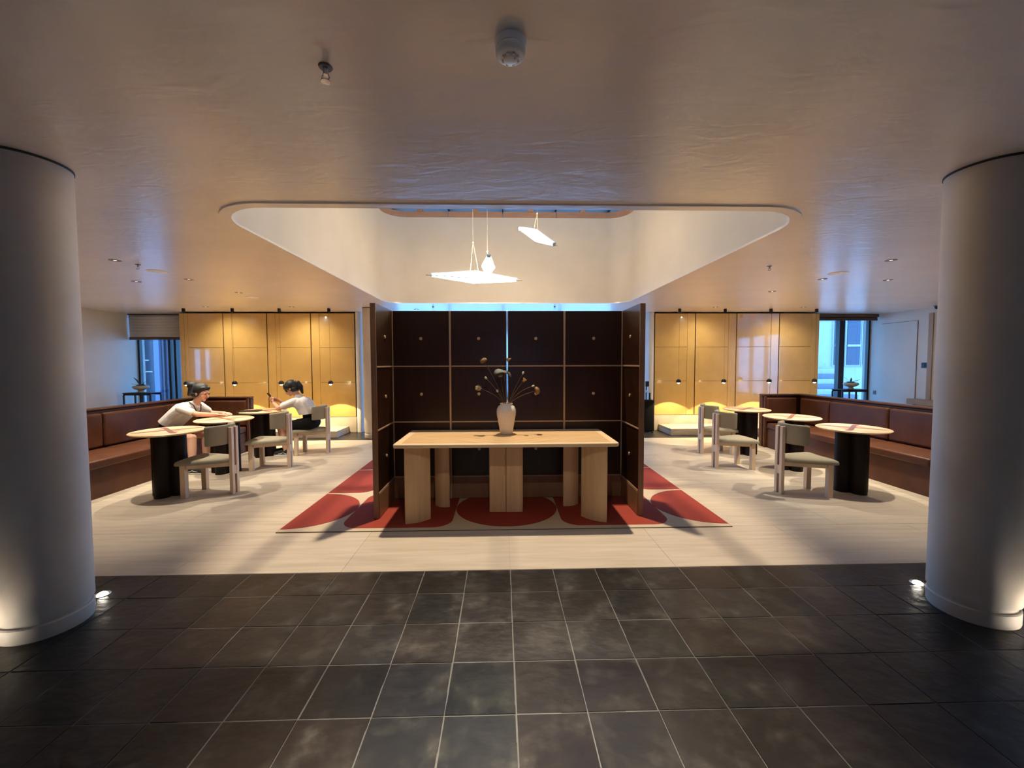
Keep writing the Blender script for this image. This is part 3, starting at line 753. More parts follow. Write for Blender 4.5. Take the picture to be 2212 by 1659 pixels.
# ---- chairs: two front legs, one broad slotted rear post, curved upholstered back
def make_chair():
    t = thing('dining_chair', 'chair', 'chair', group='pale wooden three legged chairs')
    px = -.245
    for s_ in (-1, 1):
        G().box(px-.018, px+.018, s_*.040-.0225, s_*.040+.0225, 0, .775).obj('rear_post', M['ash'], t, bevel=.003)
    G().box(px-.016, px+.018, -.0173, .0173, .225, .325).obj('post_bridge', M['ash'], t, bevel=.002)
    G().box(px-.002, px+.018, -.0173, .0173, 0, .2245).obj('slot_inlay', M['ash_dark'], t)
    G().box(px-.002, px+.018, -.0173, .0173, .3255, .765).obj('slot_inlay', M['ash_dark'], t)
    for s_ in (-1, 1):
        G().box(.17, .225, s_*.165-.027, s_*.165+.027, 0, .372).obj('leg', M['ash'], t, bevel=.004)
        a = Vector((px+.0185, s_*.045)); b = Vector((.165, s_*.165)); d = (b-a).normalized(); n_ = Vector((-d.y, d.x))*.014
        G().prism([tuple(a-n_), tuple(b-n_), tuple(b+n_), tuple(a+n_)], .325, .3725).obj('seat_rail', M['ash'], t, bevel=.002)
    G().box(.18, .215, -.137, .137, .325, .3725).obj('front_rail', M['ash'], t, bevel=.003)
    P = []
    ctl = [(.262,-.20),(.272,-.10),(.276,0),(.272,.10),(.262,.20),(.245,.225),(.20,.228),(.08,.205),(-.06,.165),(-.17,.125),(-.215,.09),(-.224,.04),(-.224,-.04),(-.215,-.09),(-.17,-.125),(-.06,-.165),(.08,-.205),(.20,-.228),(.245,-.225)]
    n = len(ctl)
    for i in range(n):   # Catmull-Rom outline
        p0, p1, p2, p3 = [Vector(ctl[(i+k-1) % n]) for k in range(4)]
        for q in range(3):
            u = q/3; P.append(tuple(.5*((2*p1)+(-p0+p2)*u+(2*p0-5*p1+4*p2-p3)*u*u+(-p0+3*p1-3*p2+p3)*u**3)))
    c = Vector((.04, 0)); rings = [(1.0,.374),(1.012,.392),(.985,.412),(.90,.424),(.6,.431),(.25,.433)]
    v_, f_ = [], []; nn = len(P)
    for s_, z in rings:
        for p in P: v_.append((c.x+(p[0]-c.x)*s_, c.y+(p[1]-c.y)*s_, z))
    for i in range(len(rings)-1):
        for k in range(nn): f_.append((i*nn+k, i*nn+(k+1)%nn, (i+1)*nn+(k+1)%nn, (i+1)*nn+k))
    f_.append(tuple(reversed(range(nn)))); f_.append(tuple(range((len(rings)-1)*nn, len(rings)*nn)))
    smooth_by_angle(G()._add(v_, f_).obj('seat', M['seat'], t), 60)
    # curved backrest band
    cxb, rb, n = px+.018+.24, .24, 22
    v_, f_ = [], []
    sec = [(-.0,.585),(-.004,.600),(-.004,.785),(.0,.800),(.018,.806),(.036,.800),(.040,.785),(.040,.600),(.036,.585),(.018,.580)]
    for i in range(n+1):
        a = R(180-68+136*i/n)
        e = .985 if i in (0, n) else 1
        for (dr, z) in sec:
            rr_ = rb-dr-.001
            if i in (0, n): rr_ = rb-.02+( -dr+.02)*.6-.001
            v_.append((cxb+rr_*math.cos(a), rr_*math.sin(a)*1.03, z if i not in (0,n) else .693+(z-.693)*.95))
    m_ = len(sec)
    for i in range(n):
        for k in range(m_): f_.append((i*m_+k, i*m_+(k+1)%m_, (i+1)*m_+(k+1)%m_, (i+1)*m_+k))
    f_.append(tuple(range(m_))); f_.append(tuple(reversed(range(n*m_, (n+1)*m_))))
    smooth_by_angle(G()._add(v_, f_).obj('backrest', M['seat'], t), 60)
    return t
chair0 = make_chair()
CH = [(-3.36,4.655,182,'pale wooden chair nearest the column on the side of the seated people'),
      (-3.335,5.80,188,'pale wooden chair between the nearest one and the phone user'),
      (-3.165,6.70,184,'pale wooden chair on which the person with the phone sits'),
      (3.43,4.435,-2,'nearest empty chair on the side of the three empty tables'),
      (3.29,5.575,3,'empty pale wooden chair tucked at the middle empty table'),
      (3.53,6.46,2,'empty pale wooden chair farthest away before the glowing platform')]
for i, (x, y, a, l_) in enumerate(CH):
    c = chair0 if i == 0 else copytree(chair0)
    c.location = (x, y, 0); c.rotation_euler = (0, 0, R(a)); c['label'] = l_

# ---- banquettes
def banquette(s, xf, xb, xe, label):
    # xf: seat front, xb: outer back plane; s=-1 on the left side, +1 on the right
    t = thing('banquette', label, 'banquette', (xb, 5.1, 0), group='brown leather banquettes')
    def bx(nm, u0, u1, y0, y1, z0, z1, mm='leather', bv=.012, par=t):   # u measured from the outer back plane inwards
        x0_, x1_ = (-s*u0, -s*u1); 
        return G().box(min(x0_,x1_), max(x0_,x1_), y0-5.1, y1-5.1, z0, z1).obj(nm, M[mm], par, bevel=bv, seg=3)
    D = abs(xb-xf); E_ = abs(xb-xe)
    Y0, Y1 = 3.15, 7.02
    bx('back_shell', 0, .09, Y0, Y1, 0, .905)
    bx('return_shell', .0905, E_-.005, Y1-.09, Y1, 0, .905)
    bx('top_cap', -.005, .135, Y0, Y1+.005, .906, .935, bv=.012)
    bx('top_cap', .1355, E_, Y1-.13, Y1+.005, .906, .935, bv=.012)
    bx('end_panel', E_-.035, E_, Y1-.17, Y1-.131, .0, .905, bv=.006)
    bx('base', .091, D-.02, Y0, 6.32, 0, .335, bv=.004)
    bx('base', .091, E_-.04, 6.321, Y1-.0905, 0, .335, bv=.004)
    ys = [Y0, 4.2, 5.22, 6.20]
    for a_, b_ in zip(ys[:-1], ys[1:]): bx('seat_cushion', .17, D+.012, a_+.004, b_-.004, .336, .432, bv=.022)
    bx('seat_cushion', .17, E_-.03, 6.204, Y1-.175, .336, .432, bv=.022)
    ys = [Y0, 4.2, 5.22, 6.20, Y1-.19]
    for a_, b_ in zip(ys[:-1], ys[1:]): bx('back_cushion', .0905, .185, a_+.006, b_-.006, .44, .875, bv=.028)
    bx('back_cushion', .20, E_-.037, Y1-.1705, Y1-.0905, .44, .875, bv=.028)
    return t
banquette(-1, -4.50, -5.30, -4.31, 'brown leather corner banquette where the leaning person sits')
banquette(1, 4.70, 5.40, 4.62, 'empty brown leather corner banquette behind three empty tables')

# ================================================================== lamps and small ceiling things
# ---- faceted glass pendants in the light well
G().box(WX0-.15, WX1+.15, 5.47, 5.53, WT+.10, WT+.139).obj('cross_rail', M['mullion'], sky)
G().box(WX0-.15, WX1+.15, 4.97, 5.03, WT+.10, WT+.139).obj('cross_rail', M['mullion'], sky)
def pendant(p0, p1, apex, label, roll=0.0):
    a, b = Vector(p0), Vector(p1); c = (a+b)/2; d = (b-a); Ln = d.length; d.normalize()
    t = thing('pendant_lamp', label, 'lamp', tuple(c), group='faceted glass pendants')
    q = d.to_track_quat('X', 'Z').to_matrix().to_4x4() @ Matrix.Rotation(roll, 4, 'X')
    hb, w0, w1 = Ln/2-.075, .088, .020
    sec = [(0, 1.0), (1.0, 0), (0, -.85), (-1.0, 0)]
    def ring_pts(x, w_): return [Vector((x, y*w_, z*w_)) for y, z in sec]
    ce = ring_pts(0, w0)
    for s_ in (-1, 1):
        en = ring_pts(s_*hb, w1)
        for k in range(4):
            k2 = (k+1) % 4
            f = [ce[k], ce[k2], en[k2], en[k]]
            nrm = (f[1]-f[0]).cross(f[2]-f[0]).normalized()
            if nrm.dot(f[0]+f[1]) < 0: nrm = -nrm
            o_ = [p - nrm*.003 for p in f]; i_ = [p - nrm*.007 for p in f]
            G()._add(o_+i_, [(0,1,2,3),(7,6,5,4),(0,4,5,1),(1,5,6,2),(2,6,7,3),(3,7,4,0)], q).obj('glass_panel', M['lampglass'], t)
            G().tube([ce[k]*1.02, en[k]*1.02], .007, 8, q).obj('edge_tube', M['lamptube'], t)
        G().box(s_*hb-.008, s_*hb+.008, -.024, .024, -.024, .024, q).obj('end_collar', M['lamptube'], t, bevel=.003)
        G().tube([(s_*(hb+.0085),0,0),(s_*Ln/2,0,0)], .006, 8, q).obj('end_rod', M['brass'], t)
    top = q @ Vector((0, 0, w0))
    ap = Vector(apex)-c
    for s_ in (-1, 1):
        h = q @ Vector((s_*.055, 0, w0*.94)); G().tube([tuple(h), tuple(ap)], .0035, 6).obj('bridle_cord', M['cord'], t)
    G().ball(tuple(ap), .012, 8, 6).obj('knot', M['cord'], t)
    G().tube([tuple(ap+Vector((0,0,.013))), (ap.x, ap.y, WT+.10-c.z)], .0028, 6).obj('cord', M['cord'], t)
    G().lathe([(0,-.014),(.012,-.012),(.012,.012),(0,.014)], tuple(top), 10).obj('hanger', M['brass'], t)
    return t
pendant((-1.025,5.5,2.70), (.285,5.5,2.627), (-.385,5.5,3.14), 'longest looking glowing diamond pendant hanging lowest in the light well', .25)
pendant((-.150,4.92,2.825), (-.205,6.08,2.80), (-.190,5.5,3.02), 'glowing pendant seen end on behind the lowest lamp', .1)
pendant((.243,5.95,3.49), (.703,5.05,2.97), (.49,5.5,3.53), 'steeply tilted glowing pendant hanging highest in the light well', .3)

# ---- small ball pendants along the mustard walls
def ball_lamp(x, label):
    t = thing('ball_pendant', label, 'lamp', (x, 8.2, 0), group='black ball pendants')
    zb = 1.105
    smooth_by_angle(G().lathe([(0,CZ-.075),(.028,CZ-.075),(.030,CZ-.07),(.030,CZ-.0005),(0,CZ-.0005)], seg=20).obj('canopy', M['black'], t), 40)
    G().tube([(0,0,zb+.048),(0,0,CZ-.076)], .0016, 6).obj('wire', M['black'], t)
    prof_ = [(0,zb+.050),(.016,zb+.0475),(.032,zb+.038),(.044,zb+.023),(.050,zb),(.047,zb-.016),(.040,zb-.027),(.036,zb-.027),(.042,zb-.014),(.044,zb),(.030,zb+.03),(0,zb+.035)]
    smooth_by_angle(G().lathe(prof_, seg=24).obj('shade', M['black'], t), 50)
    G().ball((0,0,zb-.026), (.026,.026,.020), 14, 8).obj('bulb', M['bulb'], t)
    lamp('lamp_glow', 'SPOT', (0,0,zb-.05), 42, (1.0,.80,.48), None, 100, .06, .012, t)
names = ['outermost', 'second', 'third', 'innermost']
for i, x in enumerate((-6.37,-5.41,-4.48,-3.49)):
    ball_lamp(x, ['black ball pendant nearest the window with the linen blind','black ball pendant above the end of the banquette return','black ball pendant behind the head of the phone user','black ball pendant nearest the slim rear column'][i])
for i, x in enumerate((3.685,4.64,5.605,6.575)):
    ball_lamp(x, ['black ball pendant closest to the tall black bag','black ball pendant above the farthest empty chair','black ball pendant above the farthest empty table','black ball pendant beside the window with the thick mullion'][i])

# ---- recessed downlights aimed at the tables
def downlight(x, y, aim, label, energy=78, size=80, blend=.6, col=NEUT, show=True):
    t = thing('downlight', label, 'downlight', (x, y, CZ), group='recessed ceiling downlights')
    smooth_by_angle(G().lathe([(.034,-.002),(.052,-.004),(.054,-.0005)], seg=28).obj('trim_ring', M['greyp'], t), 40)
    G().lathe([(0,-.0009),(.034,-.0012)], seg=28).obj('dark_recess', M['darkm'], t)
    G().lathe([(0,-.0034),(.014,-.0026),(.014,-.0014)], seg=16).obj('lens', M['spotface'], t)
    v_ = Vector(aim) - Vector((x, y, CZ-.03))
    lamp('downlight_beam', 'SPOT', (0,0,-.03), energy, col, tuple(Vector((0,0,-.03))+v_), size, blend, .02, t)
    return t
downlight(-4.13, 4.42, (-3.83,4.62,0), 'dark recessed downlight over the nearest table on the side of the seated people')
downlight(-4.11, 5.40, (-3.85,5.55,0), 'small recessed downlight over the table the leaning person reaches across')
downlight(-4.10, 6.38, (-3.85,6.5,0), 'small recessed downlight over the phone user and table')
downlight(4.26, 4.30, (4.0,4.5,0), 'dark recessed downlight over the nearest empty table')
downlight(4.30, 5.28, (4.0,5.45,0), 'small recessed downlight over the middle empty table')
downlight(4.25, 6.20, (3.95,6.35,0), 'small recessed downlight over the farthest empty table')
downlight(-4.91, 5.54, (-4.8,5.6,0), 'dark recessed downlight above the occupied banquette', 50)
downlight(5.25, 5.33, (5.1,5.4,0), 'dark recessed downlight above the empty banquette', 50)
downlight(.05, .75, (.08,1.05,0), 'recessed downlight over the charcoal floor in front of the viewer', 420, 66, 1.0)
downlight(.05, .98, (.05,3.9,.35), 'added unseen fill downlight above the viewer turned towards the long table', 22, 50, .9)  # extra lamp out of view, added to brighten table legs and vase
downlight(-1.75, 8.3, (-1.75,8.1,0), 'recessed downlight on the ceiling strip behind the screen', 20)

for x_, l_ in ((-5.75,'added fill washer before the mustard wall nearest the linen blind'),(-4.1,'added fill washer before the mustard wall near the slim rear column'),(4.3,'added fill washer before the mustard wall near the tall black bag'),(6.1,'added fill washer before the mustard wall near the thick mullion')):  # invented washers, added only to brighten the mustard panels
    downlight(x_, 7.95, (x_, 8.7, 1.2), l_, 26 if x_ < 0 else 19, 120, 1.0)
def disc(x, y, label):
    t = thing('ceiling_speaker', label, 'speaker', (x, y, CZ), group='round flush ceiling discs')
    smooth_by_angle(G().lathe([(0,-.006),(.085,-.006),(.098,-.004),(.10,-.0004)], seg=36).obj('grille', M['white'], t), 40)
    G().lathe([(.100,-.0005),(.106,-.003),(.108,-.0004)], seg=36).obj('rim', M['ceiling'], t)
disc(-4.12, 4.93, 'white flush ceiling disc above the nearest occupied side table')
disc(-4.14, 6.80, 'white flush ceiling disc deeper in, above the phone user')
disc(4.21, 4.93, 'white flush ceiling disc above the empty tables')
def sprinkler(x, y, label, s_=1.0):
    t = thing('sprinkler', label, 'sprinkler', (x, y, CZ), group='ceiling sprinklers')
    smooth_by_angle(G().lathe([(0,-.006*s_),(.022*s_,-.006*s_),(.026*s_,-.0004)], seg=18).obj('escutcheon', M['greyp'], t), 40)
    G().lathe([(0,-.03*s_),(.009*s_,-.03*s_),(.011*s_,-.0062*s_),(0,-.0062*s_)], seg=12).obj('body', M['steel'], t)
    for q in (-1, 1): G().tube([(q*.009*s_,0,-.026*s_),(q*.014*s_,0,-.04*s_),(q*.004*s_,0,-.052*s_)], .0025*s_, 6).obj('yoke', M['steel'], t)
    G().lathe([(0,-.056*s_),(.017*s_,-.055*s_),(.018*s_,-.0525*s_),(0,-.0525*s_)], seg=14).obj('deflector', M['steel'], t)
sprinkler(-.655, 1.56, 'grey pendent sprinkler on the ceiling nearest the viewer', 1.0)
sprinkler(-4.05, 4.60, 'small sprinkler beside the dark downlight over the seated people')
sprinkler(3.10, 4.58, 'small sprinkler on the ceiling between light well and empty tables')
sprinkler(-1.35, 7.95, 'tiny sprinkler on the blue lit ceiling strip behind the screen')
sprinkler(1.05, 7.9, 'tiny sprinkler near the middle of the blue lit ceiling strip')
# smoke detector
t = thing('smoke_detector', 'white round smoke detector on the ceiling above the viewer', 'smoke detector', (.035, 1.43, CZ))
smooth_by_angle(G().lathe([(0,-.022),(.050,-.022),(.053,-.018),(.055,-.0005)], seg=40).obj('base', M['white'], t), 40)
smooth_by_angle(G().lathe([(.048,-.0222),(.052,-.030),(.051,-.044),(.042,-.052),(.030,-.053)], seg=40).obj('housing', M['white'], t), 50)
G().lathe([(.0,-.049),(.0302,-.049)], seg=32).obj('dark_chamber', M['darkm'], t)
smooth_by_angle(G().lathe([(0,-.062),(.022,-.062),(.026,-.058),(.026,-.0495)], seg=32).obj('sensor_cap', M['white'], t), 50)
for k in range(8):
    a = 2*PI*k/8+.39
    G().box(.0262,.031,-.004,.004,-.0605,-.050, Matrix.Rotation(a,4,'Z')).obj('rib', M['white'], t)
G().ball((.014,-.012,-.0622), .002, 6, 4).obj('indicator', M['darkm'], t)
# cctv on the side wall
t = thing('ceiling_camera', 'small dark dome by the ceiling corner above the tan strip', 'camera', (8.62, 7.72, CZ))
smooth_by_angle(G().lathe([(0,-.02),(.05,-.02),(.055,-.0005)], seg=24).obj('mount', M['greyp'], t), 40); G().ball((0,0,-.035), .036, 16, 10).obj('dome', M['black'], t)

# ---- floor uplights round the front columns
def uplight(x, y, aim, label, e):
    t = thing('floor_uplight', label, 'uplight', (x, y, 0), group='floor uplights at the columns')
    smooth_by_angle(G().lathe([(.028,.001),(.040,.003),(.042,.0003)], seg=28).obj('steel_ring', M['steel'], t), 40)
    smooth_by_angle(G().lathe([(0,.016),(.014,.013),(.024,.0055),(.027,.001)], seg=24).obj('lens', M['upface'], t), 60)
    lamp('uplight_beam', 'SPOT', (0,0,.03), e, (1.0,.88,.70), tuple(Vector(aim)-Vector((x,y,0))), 80, .9, .02, t)
uplight(-2.61, 2.60, (-2.63,2.5,1.0), 'glowing floor uplight behind the column on the side of the seated people', 3)
uplight(2.815, 2.565, (2.83,2.47,1.0), 'glowing floor uplight behind the column by the empty tables', 3)
uplight(-2.72, 1.98, (-2.66,2.14,.4), 'floor uplight washing the front of the column beside the seated people', 1.1)
uplight(2.95, 1.97, (2.88,2.12,.4), 'floor uplight washing the front of the column by the flush door', 1.1)

# ---- blinds
t = thing('window_blind', 'grey linen blind half lowered over the window', 'blind', (-7.62, 9.12, 0))
n = 26; v_, f_ = [], []
for i in range(n+1):
    z = CZ-.02-(CZ-2.10)*i/n
    for x_ in (-.66, .62): v_.append((x_, .006*math.sin(i*1.9), z))
for i in range(n): f_.append((2*i, 2*i+1, 2*i+3, 2*i+2))
o = G()._add(v_, f_).obj('blind_cloth', M['blind'], t); so_ = o.modifiers.new('thick','SOLIDIFY'); so_.thickness = .006; smooth_by_angle(o, 60)
G().box(-.66,.62,-.02,.02,2.04,2.10).obj('hem_rail', M['blindbar'], t, bevel=.006); G().box(-.66,.62,-.04,.03,CZ-.02,CZ-.001).obj('head_rail', M['blindbar'], t)
t = thing('window_blind', 'brown blind rolled up to its cassette over the window', 'blind', (7.95, 9.12, 0))
G().box(-.80,.80,-.06,.05,CZ-.07,CZ-.001).obj('head_rail', M['blindbar'], t, bevel=.008); smooth_by_angle(G().tube([(-.79,0,CZ-.10),(.79,0,CZ-.10)], .03, 16).obj('rolled_cloth', M['blindbar'], t), 50)
G().box(-.79,.79,-.035,-.02,CZ-.15,CZ-.12).obj('hem_rail', M['blindbar'], t, bevel=.003)

# ---- side tables with planters in front of the windows
def side_table(x, y, label, plabel, lean):
    t = thing('side_table', label, 'side table', (x, y, 0), group='dark metal side tables')
    G().box(-.30,.30,-.15,.15,.865,.88).obj('top', M['black'], t, bevel=.003)
    G().box(-.29,.29,-.14,-.12,.825,.8645).obj('apron', M['black'], t); G().box(-.29,.29,.12,.14,.825,.8645).obj('apron', M['black'], t)
    for sx in (-1, 1):
        for sy in (-1, 1): G().box(sx*.28-.014, sx*.28+.014, sy*.135-.014, sy*.135+.014, 0, .8245).obj('leg', M['black'], t, bevel=.002)
    G().box(-.012,.012,-.012,.012,0,.8645).obj('centre_leg', M['black'], t)
    p = thing('planter', plabel, 'planter', (x+lean*.03, y, .881), group='planters on the side tables')
    smooth_by_angle(G().lathe([(0,0),(.055,0),(.06,.012),(.042,.035),(.05,.05),(.11,.075),(.145,.105),(.14,.135),(.115,.15),(.10,.145),(.11,.12),(0,.10)], seg=32).obj('bowl', M['planter'], p), 60)
    smooth_by_angle(G().ball((0,0,.13), (.10,.10,.045), 16, 8).obj('moss', M['foliage'], p), 60)
    for k, (a, l_, h) in enumerate(((150,.26,.20),(10,.24,.07),(200,.18,.04),(60,.16,.12),(320,.14,.05))):
        dx, dy = math.cos(R(a)), math.sin(R(a))
        P_ = [Vector((dx*l_*u, dy*l_*u*.6, .15+h*u*(1.25-.35*u))) for u in (0,.25,.5,.75,1)]
        wv = Vector((-dy, dx, 0)); g = G(); vv, ff = [], []
        for q, pt in enumerate(P_):
            w_ = (.008,.018,.017,.011,.002)[q]
            vv += [pt-wv*w_, pt+Vector((0,0,.004)), pt+wv*w_, pt-Vector((0,0,.003))]
        for q in range(4):
            for e in range(4): ff.append((q*4+e, q*4+(e+1)%4, (q+1)*4+(e+1)%4, (q+1)*4+e))
        g._add(vv, ff).obj('leaf', M['foliage'], p)
side_table(-7.86, 8.9, 'dark metal side table before the window with the linen blind', 'pale footed bowl planter with long thin leaves before the linen blind', -1)
side_table(7.96, 8.9, 'dark metal side table before the window beside the flush door', 'pale footed bowl planter with curling leaves by the flush door', 1)

# ---- tall black bag beside the rounded wall end
t = thing('black_bag', 'tall black bag with upright handle standing behind the screen', 'bag', (3.13, 8.46, 0))
G().prism(rrect(-.12,.13,-.10,.10,.05,5), 0.02, .70).obj('bag_body', M['blackcloth'], t, bevel=.03, seg=3)
for s_ in (-1, 1): smooth_by_angle(G().lathe([(0,-.02),(.02,-.02),(.02,.02),(0,.02)], seg=14, M=Matrix.Translation((s_*.08,-.08,.02)) @ Matrix.Rotation(R(90),4,'Y')).obj('wheel', M['black'], t), 40)
G().tube([(-.03,0,.69),(-.03,0,.98),(-.005,0,1.0)], .014, 8).obj('handle_pole', M['black'], t); G().tube([(.05,0,.69),(.05,0,.85)], .02, 8).obj('pocket_tube', M['black'], t)
G().box(-.05,.03,-.02,.02,.985,1.10).obj('grip', M['black'], t, bevel=.012); G().box(-.045,-.015,-.03,-.016,.86,.91).obj('buckle', M['steel'], t, bevel=.004)

# ================================================================== people
def blob(name, build, m, parent=None, voxel=.005, it=6, cut=None):
    g = G(); build(g)
    me = bpy.data.meshes.new('tmp'); g.bm.normal_update()
    bmesh.ops.recalc_face_normals(g.bm, faces=g.bm.faces); g.bm.to_mesh(me); g.bm.free()
    o = bpy.data.objects.new('tmp', me); COL.objects.link(o)
    r_ = o.modifiers.new('r', 'REMESH'); r_.mode = 'VOXEL'; r_.voxel_size = voxel
    if it:
        s_ = o.modifiers.new('s', 'SMOOTH'); s_.factor = .5; s_.iterations = it
    bpy.context.view_layer.update()
    ev = o.evaluated_get(bpy.context.evaluated_depsgraph_get())
    nm = bpy.data.meshes.new_from_object(ev); nm.name = name
    bpy.data.objects.remove(o); bpy.data.meshes.remove(me)
    if cut:
        bb = bmesh.new(); bb.from_mesh(nm)
        for co, no in cut: bmesh.ops.bisect_plane(bb, geom=bb.verts[:]+bb.edges[:]+bb.faces[:], plane_co=co, plane_no=no, clear_outer=True)
        bb.to_mesh(nm); bb.free()
    nm.materials.clear(); nm.materials.append(m)
    for p in nm.polygons: p.use_smooth = True
    q = bpy.data.objects.new(name, nm); COL.objects.link(q)
    if parent: q.parent = parent
    return q
V = Vector
def frame(fwd, up):
    f = V(fwd).normalized(); s_ = f.cross(V(up)).normalized(); u = s_.cross(f).normalized()
    return Matrix((f, s_, u)).transposed()        # columns: forward, right, up
def head_shape(g, c, F, k=1.0):
    P = lambda f, s_, u: tuple(c + F @ V((f, s_, u))*k)
    g.ball(P(-.008,0,.035), (.086*k,.076*k,.086*k), 20, 14)
    g.ball(P(.030,0,.020), (.060*k,.066*k,.075*k), 18, 12)
    g.cap(P(.035,0,-.03), .052*k, P(.052,0,-.062), .034*k)      # jaw, chin
    g.ball(P(.066,0,-.080), .022*k, 12, 8)
    g.cap(P(.088,0,.012), .009*k, P(.108,0,-.022), .013*k)      # nose
    g.ball(P(.092,0,-.050), (.012*k,.022*k,.008*k), 10, 8)      # mouth
    for s_ in (-1, 1):
        g.ball(P(.062,s_*.036,-.025), (.026*k,.024*k,.024*k), 12, 8)   # cheeks
        g.ball(P(.078,s_*.030,.030), (.016*k,.024*k,.010*k), 10, 8)    # brow
        g.ball(P(-.008,s_*.076,-.004), (.018*k,.009*k,.030*k), 10, 8)  # ear
def hand_shape(g, wrist, fwd, up, side, curl, spread=.10, k=1.0, point=None):
    """palm plus five fingers; fwd: along the fingers, up: back of the hand, side: +1 thumb on the frame's right"""
    F = frame(fwd, up); P = lambda f, s_, u: V(wrist) + F @ V((f, s_, u))*k
    for s_ in (-.026, -.009, .009, .026):
        g.cap(P(.010, s_*.75, 0), .014*k, P(.078, s_, .002), .0125*k)
    lens = [.062, .074, .080, .070]
    for i, s_ in enumerate((-.030, -.010, .011, .031)):
        L_ = lens[i] if side > 0 else lens[3-i]
        idx = i if side > 0 else 3-i           # 3 = index finger next to the thumb
        cu = curl if point is None or idx != 3 else point
        a = P(.082, s_, .002); ang = 0; p = a; segs = (.44, .32, .24)
        for j, q in enumerate(segs):
            ang += cu*(.55 if j == 0 else .8)
            d_ = V((math.cos(ang), s_*spread*6*math.cos(ang), -math.sin(ang)))
            n_ = p + F @ (d_*L_*q)*k
            g.cap(tuple(p), (.0088-.0008*j)*k, tuple(n_), (.0082-.0009*j)*k, 10); p = n_
    a = P(.020, side*.026, -.004); b_ = P(.052, side*.050, -.012); c_ = P(.080, side*.052, -.020); d_ = P(.100, side*.046, -.026)
    g.cap(tuple(a), .013*k, tuple(b_), .0105*k, 10); g.cap(tuple(b_), .0105*k, tuple(c_), .0092*k, 10); g.cap(tuple(c_), .0092*k, tuple(d_), .0078*k, 10)

